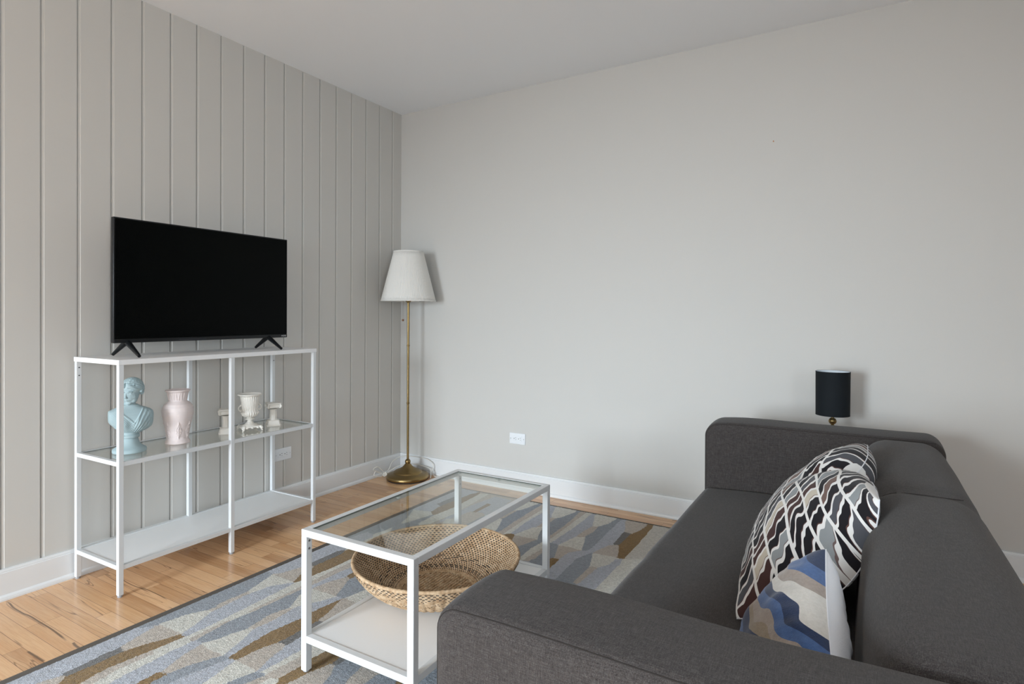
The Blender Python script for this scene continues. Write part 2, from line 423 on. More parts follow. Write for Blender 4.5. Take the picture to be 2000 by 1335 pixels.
# baseboards: flat board with a small stepped cap, shoe moulding at the foot
BH = .1180
cap = [(0, 0), (.025, 0), (.025, .006), (.0225, .014), (.018, .019), (.0155, .021), (.0150, BH - .013), (.0125, BH - .0115), (.0125, BH - .007), (.0095, BH), (0, BH)]
struct('baseboard_left', MB().prism([(x, z) for x, z in cap], RY, 0, 'y'), M['trim'])
struct('baseboard_back', MB().prism([(-x, z) for x, z in cap], .0, RX, 'x'), M['trim'])

# ================================================================== RUG
RUG_SHAPES=[
('BL',[673,-679,678,-540,657,-230,700,-183,819,-191,799,-339,748,-370,749,-514,779,-538,780,-629,693,-667]),
('BE',[832,-193,898,-201,1060,-197,1099,-263,1064,-388,1053,-618,1050,-763,941,-830,937,-790,932,-692,930,-601]),
('SB',[673,-1140,689,-957,677,-725,682,-690,689,-669,743,-793,749,-989,717,-1100,697,-1163]),
('CR',[693,-667,815,-672,831,-678,789,-846,749,-774]),
('DG',[742,-518,748,-361,799,-339,779,-538]),
('GO',[835,-675,789,-558,794,-415,804,-260,832,-193,847,-233,864,-511,846,-676]),
('SB',[803,-837,839,-681,854,-679,859,-796,861,-865,833,-896]),
('CR',[850,-681,864,-511,847,-233,898,-201,930,-601,882,-824,856,-826]),
('BL',[941,-788,931,-662,928,-438,959,-222,1084,-237,1085,-506,985,-520]),
('GO',[996,-529,988,-358,1021,-364,1020,-522]),
('CR',[939,-687,977,-664,1043,-754,981,-792]),
('CR',[1160,-241,1166,-207,1238,-213,1230,-332,1189,-376,1172,-367]),
('BE',[1167,-389,1202,-386,1210,-470,1194,-531,1178,-524,1165,-445]),
('CR',[1173,-544,1206,-541,1240,-633,1263,-696,1249,-719,1162,-584]),
('SB',[1242,-220,1272,-221,1272,-343,1275,-531,1284,-667,1263,-740,1259,-690,1240,-633,1198,-528,1202,-386,1223,-318]),
('BE',[1272,-221,1290,-220,1312,-263,1317,-455,1310,-590,1303,-715,1285,-748,1284,-667,1275,-531,1272,-343]),
('CR',[1312,-263,1341,-318,1331,-480,1343,-646,1342,-691,1323,-696,1310,-542]),
('BL',[1341,-318,1335,-249,1329,-215,1366,-230,1395,-321,1413,-379,1416,-461,1405,-563,1394,-660,1365,-692,1346,-689,1337,-589,1331,-480]),
('CR',[1362,-223,1487,-229,1460,-351,1432,-385,1404,-351]),
('BE',[1413,-379,1442,-370,1451,-455,1419,-539,1417,-555,1412,-463]),
('SB',[1491,-226,1512,-223,1525,-361,1537,-497,1534,-617,1514,-658,1496,-683,1471,-627,1449,-535,1441,-379,1461,-341]),
('BE',[1512,-223,1547,-227,1548,-363,1550,-534,1545,-639,1530,-689,1528,-606,1531,-485,1524,-345]),
('CR',[1547,-227,1580,-225,1586,-388,1581,-545,1582,-671,1568,-693,1550,-649,1550,-534,1548,-363]),
('BL',[1580,-225,1605,-227,1637,-309,1655,-378,1645,-461,1627,-589,1619,-676,1610,-708,1574,-696,1581,-545,1586,-388]),
('CR',[1607,-226,1723,-222,1711,-312,1683,-369,1657,-377,1631,-296]),
('BE',[1660,-383,1687,-374,1700,-472,1680,-542,1657,-556,1650,-473]),
('CR',[1657,-556,1684,-539,1708,-594,1734,-696,1676,-693,1621,-701,1637,-610]),
('SB',[1728,-220,1752,-222,1760,-345,1763,-505,1770,-649,1750,-699,1738,-694,1708,-594,1683,-526,1695,-460,1689,-373,1717,-300]),
('BL',[1754,-228,1782,-220,1818,-325,1824,-410,1836,-543,1811,-624,1786,-696,1767,-695,1766,-559,1758,-392]),
('BE',[1782,-220,1897,-222,1887,-313,1870,-375,1833,-368,1804,-287]),
('GO',[1901,-219,1932,-216,1932,-300,1939,-411,1942,-531,1938,-597,1943,-685,1910,-687,1868,-549,1868,-384,1891,-310]),
('DG',[1833,-375,1868,-376,1868,-543,1836,-543]),
('BR',[1932,-216,2022,-184,2049,-590,1969,-686,1943,-685,1939,-411]),
('BE',[1825,-576,1870,-555,1910,-681,1862,-692,1799,-694,1811,-624]),
('CR',[1799,-706,1863,-697,1919,-693,1912,-766,1882,-830,1840,-839]),
('BL',[1912,-709,1937,-694,1947,-745,1943,-877,1945,-1004,1957,-1080,1913,-1106,1867,-994,1872,-900,1875,-834,1906,-782]),
('CR',[1937,-694,2062,-629,2073,-982,2034,-1176,1975,-1211,1943,-1038,1943,-877,1947,-745]),
('BE',[1843,-842,1876,-838,1872,-900,1867,-1004,1841,-1020,1842,-928]),
('SB',[1746,-702,1795,-709,1836,-824,1842,-928,1839,-1041,1772,-1033,1762,-924,1758,-791]),
('BL',[1695,-745,1748,-694,1791,-699,1758,-791,1762,-924,1764,-1027,1737,-1024,1704,-960,1694,-831]),
('BE',[1621,-701,1678,-698,1736,-701,1696,-757,1691,-844,1669,-846,1644,-776]),
('SB',[1574,-696,1612,-693,1644,-776,1665,-837,1653,-856]),
('GO',[1662,-873,1660,-846,1691,-844,1695,-888,1694,-966,1663,-907]),
('GO',[1346,-696,1368,-690,1402,-782,1347,-760]),
('CR',[1368,-697,1401,-557,1442,-532,1469,-613,1495,-690,1393,-704]),
('BE',[1375,-700,1491,-693,1472,-779,1459,-826,1402,-782]),
('SB',[1459,-826,1472,-779,1502,-693,1521,-667,1536,-700,1524,-799,1529,-920,1499,-877]),
('CR',[1536,-700,1564,-749,1569,-907,1531,-924,1524,-799]),
('BE',[1574,-768,1594,-807,1599,-900,1559,-913]),
('SB',[1594,-807,1656,-923,1597,-914]),
('BL',[686,-2499,683,-2427,686,-2360,687,-2283,684,-2194,704,-2117,717,-2076,735,-2082,738,-2138,756,-2215,765,-2235,756,-2269,767,-2338,772,-2389,777,-2432,778,-2495,726,-2527]),
('SB',[696,-2130,685,-2052,682,-1972,697,-1854,777,-1904,736,-2003,731,-2080]),
('CR',[730,-2076,736,-2003,790,-1929,801,-1936,834,-2005,855,-2074,735,-2082]),
('BE',[732,-2088,858,-2076,829,-2129,799,-2232,763,-2222,738,-2138]),
('DG',[764,-2228,797,-2230,798,-2351,796,-2390,767,-2392,767,-2338]),
('GO',[858,-2076,881,-2082,875,-2154,862,-2246,850,-2332,860,-2394,873,-2437,831,-2463,816,-2420,797,-2396,797,-2339,799,-2232,829,-2129]),
('BE',[748,-2484,765,-2427,782,-2393,797,-2396,816,-2420,831,-2463,752,-2511]),
('BE',[881,-2082,903,-2084,896,-2198,888,-2290,914,-2361,876,-2384,854,-2304,862,-2246,875,-2154]),
('CR',[903,-2084,919,-2086,936,-2117,938,-2220,934,-2281,941,-2344,903,-2367,888,-2290,896,-2198]),
('BL',[950,-2078,969,-2078,990,-2148,1024,-2227,1010,-2235,1012,-2302,941,-2344,934,-2281,935,-2202,936,-2117]),
('BE',[975,-2082,1061,-2084,1084,-2098,1071,-2126,1046,-2226,1010,-2223,984,-2145]),
('GO',[1007,-2231,1046,-2226,1050,-2278,1012,-2302]),
('SB',[1084,-2098,1154,-2142,1167,-2201,1169,-2206,1050,-2278,1046,-2226,1059,-2160]),
('BL',[800,-1919,886,-1973,883,-2065,855,-2074,834,-2005]),
('SB',[692,-2082,670,-1978,675,-1881,691,-1784,701,-1613,721,-1615,766,-1750,755,-1879,747,-1975,724,-2073,719,-2096]),
('BL',[699,-1599,693,-1543,691,-1450,691,-1400,696,-1256,704,-1097,720,-1047,757,-1085,750,-1250,770,-1300,770,-1465,768,-1512,747,-1585,721,-1615]),
('CR',[724,-2073,752,-1977,794,-1929,810,-1942,853,-2073,726,-2082]),
('BE',[719,-2096,734,-2082,857,-2075,828,-2153]),
('GO',[828,-2153,856,-2076,879,-2081,874,-2178]),
('BE',[776,-1763,793,-1766,806,-1860,803,-1935,786,-1929,779,-1842]),
('BL',[859,-1622,873,-1620,875,-1684,898,-1816,885,-1912,889,-2012,896,-2075,865,-2080,804,-1940,793,-1797,808,-1693]),
('CR',[726,-1619,859,-1615,808,-1693,791,-1773,766,-1750]),
('BE',[721,-1615,747,-1585,768,-1512,780,-1474,809,-1488,827,-1550,859,-1615]),
('GO',[859,-1615,830,-1563,830,-1519,822,-1370,830,-1246,849,-1199,862,-1191,885,-1298,884,-1427,870,-1553,881,-1608,868,-1616]),
('DG',[770,-1465,770,-1300,792,-1304,800,-1350,790,-1472]),
('CR',[871,-1618,880,-1561,894,-1436,895,-1325,894,-1224,936,-1267,916,-1344,916,-1525,919,-1657,914,-1771,917,-1882,904,-1974,911,-2080,885,-2078,889,-2012,885,-1912,878,-1745]),
('BE',[916,-1344,926,-1256,946,-1373,933,-1471,936,-1608,933,-1699,924,-1834,910,-1929,921,-2032,926,-2080,908,-2082,904,-1974,917,-1882,914,-1771,919,-1657,916,-1525]),
('CR',[885,-2078,917,-2081,918,-2160,912,-2197,874,-2178]),
('BL',[941,-2075,963,-2071,985,-2144,1016,-2229,1002,-2245,933,-2209,928,-2145]),
('SB',[936,-1608,963,-1631,968,-1678,1014,-1757,989,-1828,1008,-1920,1004,-1991,985,-2049,963,-2071,941,-2075,937,-2041,926,-1940,940,-1846,938,-1733]),
('BL',[954,-1623,962,-1497,965,-1392,976,-1308,1015,-1347,989,-1408,1012,-1452,976,-1544,967,-1628]),
('CR',[971,-2075,993,-2030,1004,-1972,1035,-1929,1067,-1990,1098,-2076,982,-2078]),
('BE',[1020,-1923,1013,-1845,1028,-1759,1038,-1776,1044,-1868,1035,-1929]),
('CR',[1022,-1763,976,-1685,965,-1629,1050,-1700,1037,-1731,1038,-1765]),
('CR',[967,-1628,972,-1619,1104,-1613,1089,-1676,1074,-1720]),
('BE',[971,-1613,980,-1548,1012,-1452,1043,-1503,1098,-1611]),
('GO',[1003,-1465,1003,-1421,1013,-1386,1031,-1433,1035,-1473]),
('SB',[1100,-1610,1035,-1473,1044,-1432,1070,-1402,1162,-1496,1142,-1596,1133,-1608]),
('CR',[1142,-1603,1162,-1496,1178,-1420,1256,-1503,1250,-1567,1191,-1603]),
('BL',[1058,-1707,1081,-1669,1104,-1613,1137,-1611,1120,-1703,1118,-1760,1121,-1800,1103,-1912,1124,-2052,1125,-2076,1097,-2077,1067,-1990,1042,-1929,1048,-1845,1038,-1753]),
('GO',[1137,-1611,1152,-1638,1174,-1726,1179,-1766,1175,-1809,1175,-1915,1159,-1979,1153,-2072,1122,-2078,1112,-2016,1103,-1912,1121,-1800,1118,-1760,1126,-1677]),
('BE',[1137,-1611,1198,-1610,1211,-1693,1197,-1765,1183,-1763,1174,-1720]),
('SB',[1102,-2074,1129,-2078,1105,-2144,1099,-2201,1090,-2254,1065,-2314,1041,-2265,1036,-2221,1058,-2157]),
('BE',[978,-2089,1091,-2080,1058,-2157,1039,-2230,1016,-2229,989,-2159]),
('GO',[1009,-2233,1046,-2226,1041,-2265,1038,-2285,1009,-2271]),
('BL',[1135,-2078,1152,-2076,1170,-2143,1181,-2199,1090,-2254,1099,-2201,1116,-2130]),
('CR',[1155,-2078,1256,-2076,1233,-2142,1224,-2217,1192,-2237,1178,-2197,1170,-2143]),
('BE',[1156,-2074,1169,-1986,1205,-1929,1226,-1955,1240,-2014,1262,-2076]),
('DG',[1191,-1933,1196,-1865,1189,-1820,1197,-1770,1204,-1781,1203,-1832,1225,-1934]),
('BL',[1225,-1847,1282,-1895,1284,-1938,1281,-1998,1276,-2064,1265,-2078,1240,-2014,1225,-1934]),
('CR',[1282,-1895,1312,-1921,1313,-1962,1304,-2039,1300,-2072,1278,-2070,1281,-1998,1284,-1938]),
('BE',[1312,-1921,1352,-1954,1353,-1994,1333,-2074,1300,-2072,1313,-1962]),
('CR',[1282,-1895,1286,-1875,1357,-1894,1351,-1956]),
('SB',[1265,-2078,1296,-2074,1285,-2136,1288,-2179,1224,-2217,1239,-2163]),
('BE',[1305,-2076,1327,-2074,1326,-2100,1320,-2159,1288,-2179,1285,-2136]),
('CR',[1327,-2074,1362,-2074,1364,-2132,1320,-2159,1326,-2100]),
('GO',[1361,-2001,1351,-1956,1360,-1896,1425,-1886,1427,-1929,1405,-2001,1391,-2060,1370,-2084,1362,-2078]),
('DG',[1428,-1925,1425,-1886,1450,-1887,1457,-1931]),
('BE',[1427,-1929,1457,-1931,1477,-1994,1511,-2044,1399,-2111,1396,-2068,1405,-2001]),
('SB',[1449,-1938,1452,-1882,1519,-1882,1530,-1915,1530,-1960,1556,-2010,1504,-2041,1486,-2014,1471,-1971]),
('BE',[1519,-1882,1594,-1883,1589,-1951,1586,-1992,1556,-2010,1532,-1958,1527,-1917]),
('SB',[1594,-1883,1659,-1881,1689,-1929,1586,-1992,1589,-1951]),
('GO',[1664,-1891,1686,-1887,1708,-1918,1684,-1932]),
('SB',[1686,-1887,1714,-1777,1788,-1870,1708,-1918])]

def build_rug():
    x0, x1, y0, y1 = .656, 2.20, -3.05, -.190
    t = thing('area_rug', 'low pile rug of slate, cream, beige and ochre shapes lying on the oak floor', 'rug', ((x0 + x1) / 2, (y0 + y1) / 2, 0))
    cs = .0034; nx = int((x1 - x0) / cs); ny = int((y1 - y0) / cs)
    keys = ['BL', 'SB', 'CR', 'BE', 'GO', 'DG', 'BR', 'ED']
    grid = [[-1] * nx for _ in range(ny)]
    for key, fl in RUG_SHAPES:
        P = [(fl[i] / 1000 , fl[i + 1] / 1000) for i in range(0, len(fl), 2)]; kid = keys.index(key)
        ys = [p[1] for p in P]; n = len(P)
        for j in range(max(0, int((min(ys) - y0) / cs) - 1), min(ny, int((max(ys) - y0) / cs) + 2)):
            y = y0 + (j + .5) * cs; xs = []
            for a in range(n):
                (xa, ya), (xb, yb) = P[a], P[(a + 1) % n]
                if (ya > y) != (yb > y): xs.append(xa + (y - ya) / (yb - ya) * (xb - xa))
            xs.sort()
            for a in range(0, len(xs) - 1, 2):
                for i in range(max(0, math.ceil((xs[a] - x0) / cs - .5)), min(nx, math.floor((xs[a + 1] - x0) / cs + .5))):
                    grid[j][i] = kid
    # cells no shape covers take their neighbour's colour; far from any shape, plain slanting bands
    for it in range(9):
        new = []
        for j in range(ny):
            row = grid[j]
            for i in range(nx):
                if row[i] < 0:
                    q = row[i - 1] if i and row[i - 1] >= 0 else (row[i + 1] if i < nx - 1 and row[i + 1] >= 0 else (grid[j - 1][i] if j and grid[j - 1][i] >= 0 else (grid[j + 1][i] if j < ny - 1 and grid[j + 1][i] >= 0 else -1)))
                    if q >= 0: new.append((j, i, q))
        for j, i, q in new: grid[j][i] = q
    for j in range(ny):
        y = y0 + j * cs
        for i in range(nx):
            if grid[j][i] < 0:
                ph = math.floor((x0 + i * cs + .10 * math.sin(y * 7)) / .075); grid[j][i] = (0, 2, 1, 3, 0, 4, 2, 1)[int(ph) % 8]
    vs = []; fs = []; ms = []
    cx, cy = (x0 + x1) / 2, (y0 + y1) / 2
    rr = random.Random(3)
    for j in range(ny + 1):
        for i in range(nx + 1):
            e = i in (0, nx) or j in (0, ny)
            vs.append((x0 + i * cs - cx + (0 if e else rr.uniform(-.0016, .0016)), y0 + j * cs - cy + (0 if e else rr.uniform(-.0016, .0016)), .0115 + (0 if e else rr.uniform(-.0008, .0008))))
    for j in range(ny):
        for i in range(nx):
            a = j * (nx + 1) + i; fs.append((a, a + 1, a + nx + 2, a + nx + 1)); 
            ms.append(grid[j][i])
    mb = MB(); mb.v = vs; mb.f = fs; mb.m = ms
    o = mb.build('pile', [M['rug' + q] for q in keys], t, smooth=True, fix=False)
    b = MB(); W = x1 - x0; L = y1 - y0; bw = .026
    b.rbox((-W / 2 - .002, -L / 2 - .002, .0005), (-W / 2 + bw, L / 2 + .004, .0135), .003, 2, 2)
    b.rbox((W / 2 - bw, -L / 2 - .002, .0005), (W / 2 + .002, L / 2 + .004, .0135), .003, 2, 2)
    b.rbox((-W / 2, L / 2 - .008, .0005), (W / 2, L / 2 + .004, .0130), .003, 2, 2)
    b.rbox((-W / 2, -L / 2 - .002, .0005), (W / 2, -L / 2 + .012, .0130), .003, 2, 2)
    b.box((-W / 2 + .005, -L / 2 + .005, .0004), (W / 2 - .005, L / 2 - .005, .0095))
    tag(b.build('binding', M['rugBIND'], t, smooth=True), 'dark grey brown binding tape around the rug')
    return t
build_rug()
RUG_Z = .0135

# ================================================================== WHITE METAL SHELF UNIT
def bar(mb, a, b):
    mb.box([min(a[i], b[i]) for i in range(3)], [max(a[i], b[i]) for i in range(3)])
UX, UY, UR, UW, UL, UH = .0297, -2.0548, math.radians(1.2746), .3457, .9791, .93
def build_shelf_unit():
    t = thing('shelf_unit', 'white metal and glass shelf unit against the boarded wall under the television', 'shelf unit', (UX, UY, 0), UR)
    q = .0185; zb = .106; zg = .512
    for nm, y in (('side_frame', 0), ('side_frame', UL - q)):
        f = t
        for x in (0, UW - q):
            mb = MB(); mb.box((x, y, .008), (x + q, y + q, UH - .02)); lg = mb.build('leg', M['steel'], t, bevel=.0012)
            ft = MB().lathe([(.0085, 0), (.0095, .002), (.0095, .008)], (x + q / 2, y + q / 2, 0), 16); ft.build('foot_cap', M['rubber'], lg, smooth=True)
            if x == 0:
                for z in (UH - .045, UH - .078):
                    h = MB(); h.lathe([(.0026, 0), (.0026, .0006)], (0, 0, 0), 12)
                    for i in range(len(h.v)):
                        vx, vy, vz = h.v[i]; h.v[i] = (x + q + vz - .0001, y + q / 2 + vx, z + vy)
                    h.build('screw_hole', M['hole'], lg)
    for x in (0, UW - q):
        mb = MB(); mb.box((x, UL / 2 - q / 2, .008), (x + q, UL / 2 + q / 2, UH - .02)); lg = mb.build('leg', M['steel'], t, bevel=.0012)
        MB().lathe([(.0085, 0), (.0095, .002), (.0095, .008)], (x + q / 2, UL / 2, 0), 16).build('foot_cap', M['rubber'], lg, smooth=True)
    rh = .0175
    for z in (zb, zg):
        for y in (0, UL - q):
            MB().box((q, y + .001, z), (UW - q, y + q - .001, z + rh)).build('side_rail', M['steel'], t, bevel=.001)
        for x in (0, UW - q):
            for (ya, yb) in ((q, UL / 2 - q / 2), (UL / 2 + q / 2, UL - q)):
                MB().box((x + .001, ya, z), (x + q - .001, yb, z + rh)).build('long_rail', M['steel'], t, bevel=.001)
    MB().box((-.002, -.002, UH - .020), (UW + .002, UL + .002, UH)).build('top_board', M['board_white'], t, bevel=.0015)
    MB().box((q - .004, q - .004, zb + .004), (UW - q + .004, UL - q + .004, zb + rh - .003)).build('bottom_board', M['board_white'], t, bevel=.0015)
    g = MB().box((q + .0004, q + .0004, zg + rh - .0055), (UW - q - .0004, UL - q - .0004, zg + rh - .0010))
    g.m = [1 if i in (2, 3, 4, 5) else 0 for i in range(6)]
    tag(g.build('glass_shelf', [M['glass'], M['glass_edge']], t), 'clear glass shelf')
    return t
unit = build_shelf_unit()
GZ = .512 + .0175 - .0010

# ================================================================== COFFEE TABLE
TX, TY, TR, TL, TW, TH = 1.3809, -2.0066, math.radians(.5138), .8221, .4438, .452
def build_coffee_table():
    t = thing('coffee_table', 'white metal coffee table with a clear glass top standing on the patterned rug', 'coffee table', (TX, TY, RUG_Z), TR)
    q = .0225; h = TH - RUG_Z; rb = .021; zs = .094 - RUG_Z + .012
    for x in (0, TW - q):
        for y in (0, TL - q):
            lg = MB().box((x, y, .004), (x + q, y + q, h - rb)).build('leg', M['steel'], t, bevel=.0015)
            MB().lathe([(.0095, 0), (.0105, .002), (.0105, .006)], (x + q / 2, y + q / 2, 0), 16).build('foot_cap', M['rubber'], lg, smooth=True)
            sx_ = 1 if x == 0 else -1; xx = x + q if x == 0 else x
            for z in (h - rb - .014, h - rb - .038):
                s = MB(); b0 = len(s.v); s.lathe([(.0042, 0), (.0042, .0006), (.0034, .0012), (.0015, .0012), (.0012, .0005)], (0, 0, 0), 14)
                for i in range(b0, len(s.v)):
                    vx, vy, vz = s.v[i]; s.v[i] = (xx + vz * sx_, y + q / 2 + vx, z + vy)
                s.build('screw', M['screw'], lg, smooth=True)
    # top frame
    for y in (0, TL - q): MB().box((0, y, h - rb), (TW, y + q, h)).build('top_rail', M['steel'], t, bevel=.0015)
    for x in (0, TW - q): MB().box((x, q, h - rb), (x + q, TL - q, h)).build('top_rail', M['steel'], t, bevel=.0015)
    for y in (0, TL - q): MB().box((q, y + .001, zs), (TW - q, y + q - .001, zs + .021)).build('lower_rail', M['steel'], t, bevel=.001)
    for x in (0, TW - q): MB().box((x + .001, q, zs), (x + q - .001, TL - q, zs + .021)).build('lower_rail', M['steel'], t, bevel=.001)
    MB().box((q - .005, q - .005, zs + .006), (TW - q + .005, TL - q + .005, zs + .0185)).build('lower_shelf', M['board_white'], t, bevel=.0015)
    g = MB().box((q + .0005, q + .0005, h - .006), (TW - q - .0005, TL - q - .0005, h - .001)); g.m = [1 if i in (2, 3, 4, 5) else 0 for i in range(6)]
    tag(g.build('glass_top', [M['glass'], M['glass_edge']], t), 'clear glass table top')
    for (x, y) in ((q, q), (TW - q, q), (q, TL - q), (TW - q, TL - q), (q, TL / 2), (TW - q, TL / 2), (TW / 2, TL - q), (TW / 2, q)):
        cx = min(max(x, q + .007), TW - q - .007); cy = min(max(y, q + .007), TL - q - .007)
        MB().lathe([(.0075, h - .010), (.0075, h - .0062)], (cx, cy, 0), 14).build('glass_pad', M['pad'], t, smooth=True)
    return t, zs + .0185 + RUG_Z
ctable, TSZ = build_coffee_table()

# ================================================================== SOFA
SZ = .385
def build_sofa():
    t = thing('sofa', 'dark grey brown fabric sofa with rounded arms facing the boarded wall', 'sofa', (2.69, -1.475, 0))
    off = Vector((2.69, -1.475, 0))
    X0, X1, Y0, Y1, HT = 2.283, 3.122, -2.502, -.455, .672
    AW = .185
    def fin(mb, name, lab=None):
        mb.v = [tuple(Vector(p) - off) for p in mb.v]
        o = mb.build(name, M['sofa'], t, smooth=True, angle=70)
        if lab: tag(o, lab)
        return o
    def seam(pts, parent, r=.0022):
        mb = MB().tube([Vector(p) - off for p in pts], r, 6); o = mb.build('seam', M['seam'], parent, smooth=True); return o
    def wob(p, a, b):
        n = noise.noise(Vector((p[0] * 4, p[1] * 4, p[2] * 4))) * .004
        return Vector((p[0], p[1], p[2] + n))
    arms = []
    for (ya, yb, outer) in ((Y0, Y0 + .184, -1), (Y1 - .192, Y1, 1)):
        def dome(p, a, b, ya=ya, yb=yb, outer=outer):
            f = (p[2] - .3) / (HT - .3)
            if f > 0:
                u = (p[1] - ya) / (yb - ya) * 2 - 1
                w_ = max(0, 1 - abs(u) ** 2.2)
                p = Vector((p[0], p[1], p[2] - .010 * f * (1 - w_)))
                # the front top corner rounds off further down
                e = max(0, 1 - (p[0] - X0) / .16); p.z -= (.003 if outer < 0 else .012) * f * e * e
            return wob(p, a, b)
        RA, RB_ = (.040, .020) if outer < 0 else (.055, .020)
        mb = MB().rbox((X0, ya, .055), (X1, yb, HT), (RA, RB_, RA), 6, 16, fn=dome)
        o = fin(mb, 'armrest'); arms.append(o)
        # welt seams along both top edges and down the front, lying on the surface
        for yy, sgn in ((ya, 1), (yb, -1)):
            q_ = .011; ys = yy + sgn * q_; kk = math.sqrt(1 - ((RB_ - q_) / RB_) ** 2); R_ = RA * kk; pts = []
            for i in range(9): pts.append((X0 + RA - R_, ys, .10 + i * (HT - RA - .10) / 8))
            for i in range(1, 9):
                a = PI / 2 * i / 8; pts.append((X0 + RA - R_ * math.cos(a), ys, HT - RA + R_ * math.sin(a)))
            for i in range(1, 17): pts.append((X0 + RA + (X1 - X0 - RA - .03) * i / 16, ys, HT - RA + R_))
            seam([dome(Vector(p), None, None) for p in pts], o, .0010)
    # back cushion between the arms, soft rolled front top
    ya, yb = Y0 + .184, Y1 - .192
    def backf(p, a, b):
        m = (p[1] + 1.40); g = .010 * math.exp(-(m / .035) ** 2)
        u = (p[1] - ya) / (yb - ya); cr = .010 * (math.exp(-(u * (yb - ya) / .03) ** 2) + math.exp(-((1 - u) * (yb - ya) / .03) ** 2))
        z = p[2] - (g + cr) * (1 if p[2] > .5 else 0)
        x = p[0] + (g + cr) * (1 if p[0] < 2.93 else 0) + (.62 - min(p[2], .62)) * -.06 * (1 if p[0] < 2.95 else 0)
        return wob(Vector((x, p[1], z)), a, b)
    mb = MB().rbox((2.862, ya + .003, .20), (X1, yb - .003, HT - .004), (.085, .03, .085), 7, 40, fn=backf)
    bk = fin(mb, 'backrest')
    pts = []
    ym = -1.40
    for i in range(5): pts.append((2.862 + .012 - .014 * (4 - i) / 4 , ym, .40 + i * .04))
    for i in range(1, 9):
        a = PI / 2 * i / 8; pts.append((2.872 + .085 * (1 - math.cos(a)), ym, HT - .1 + .085 * math.sin(a)))
    for i in range(1, 6): pts.append((2.957 + i * .024, ym, HT - .0145))
    seam(pts, bk, .0010)
    # seat
    def seatf(p, a, b):
        m = p[1] - (ym - .10); g = .006 * math.exp(-(m / .03) ** 2)
        dz = -g + .010 * math.sin(PI * min(1, max(0, (p[0] - X0) / .6))) if p[2] > .3 else 0
        return wob(Vector((p[0] - .004 * math.exp(-((p[2] - .30) / .06) ** 2) * (1 if p[0] < 2.33 else 0), p[1], p[2] + dz)), a, b)
    mb = MB().rbox((X0 - .002, ya + .002, .165), (2.90, yb - .002, SZ), (.035, .02, .035), 5, 30, fn=seatf)
    st = fin(mb, 'seat')
    seam([(X0 + .012 + i * .05, ym - .10, SZ - .0055 + (.010 * math.sin(PI * min(1, (i * .05 + .012) / .6))) - (.008 if i == 0 else 0)) for i in range(12)], st, .0012)
    mb = MB().box((X0 + .02, ya, .07), (X1 - .03, yb, .18)); fin(mb, 'seat_base')
    for x in (X0 + .07, X1 - .08):
        for y in (Y0 + .07, Y1 - .08):
            MB().lathe([(.018, 0), (.025, .062)], (x - off.x, y - off.y, .0), 16).build('leg', M['black_rubber'], t, smooth=True)
    return t
build_sofa()

# ------------------------------------------------------------------ pillows
def uv_pillow(name, parent, c00, c10, c11, c01, T, mats, pinch=.06, chop=0, n=44, seedv=0, bow=0):
    c00, c10, c11, c01 = map(Vector, (c00, c10, c11, c01))
    nrm = ((c10 - c00) + (c11 - c01)).cross((c01 - c00) + (c11 - c10)).normalized() * -1
    vdir = ((c01 - c00) + (c11 - c10)).normalized(); 
    def base(u, v):
        uu = u * (1 - pinch * (1 - v * v)); vv = v * (1 - pinch * (1 - u * u))
        a = (uu + 1) / 2; b = (vv + 1) / 2
        p = c00 * (1 - a) * (1 - b) + c10 * a * (1 - b) + c11 * a * b + c01 * (1 - a) * b
        if chop:
            w_ = math.exp(-((u - .08) / .26) ** 2); p = p - vdir * chop * w_ * max(0, (v + .2) / 1.2) ** 2
        if bow: p = p - nrm * bow * (1 - v * v) * ((1 - u) / 2) ** 2.5
        return p
    vs = []; uvs = []; fs = []; ms = []
    for side in (1, -1):
        for j in range(n + 1):
            for i in range(n + 1):
                u = math.sin(PI / 2 * (2 * i / n - 1)); v = math.sin(PI / 2 * (2 * j / n - 1))
                t = T / 2 * (max(0, (1 - u * u)) ** .5 * max(0, (1 - v * v)) ** .5) ** .72
                if chop: t *= 1 - .42 * math.exp(-((u - .08) / .13) ** 2) * max(0, v) ** 1.2
                if bow: t *= (1 + .35 * (1 - u) / 2 * (1 - v * v)) if side > 0 else (1 - .8 * ((1 - u) / 2) ** 1.5)
                wr = noise.noise(Vector((u * 2.2 + seedv, v * 2.2, side))) * .010 * (1 - u * u) * (1 - v * v) ** .5
                # small pulls running in from the seams
                wr += .0022 * math.sin(v * 26 + 3 * u) * (abs(u) ** 3) * (1 - abs(u)) * 6 + .0022 * math.sin(u * 24 + 2 * v) * (abs(v) ** 3) * (1 - abs(v)) * 6
                vs.append(base(u, v) + nrm * side * (t + wr)); uvs.append(((u + 1) / 2, (v + 1) / 2))
    m = (n + 1) ** 2
    for s_ in (0, 1):
        for j in range(n):
            for i in range(n):
                a = s_ * m + j * (n + 1) + i; f = (a, a + 1, a + n + 2, a + n + 1)
                fs.append(f if s_ == 0 else f[::-1]); ms.append(s_)
    me = bpy.data.meshes.new(name); me.from_pydata([tuple(p) for p in vs], [], fs)
    for q in mats: me.materials.append(q)
    me.polygons.foreach_set('material_index', ms if len(mats) > 1 else [0] * len(fs))
    ul = me.uv_layers.new(name='uv')
    for lp in me.loops: ul.data[lp.index].uv = uvs[lp.vertex_index]
    me.polygons.foreach_set('use_smooth', [True] * len(fs)); me.update()
    o = bpy.data.objects.new(name, me); COL.objects.link(o)
    if parent: o.parent = parent
    edge = []
    K = 24
    for i in range(K): edge.append(base(-1 + 2 * i / K, -1))
    for i in range(K): edge.append(base(1, -1 + 2 * i / K))
    for i in range(K): edge.append(base(1 - 2 * i / K, 1))
    for i in range(K): edge.append(base(-1, 1 - 2 * i / K))
    return o, edge, nrm

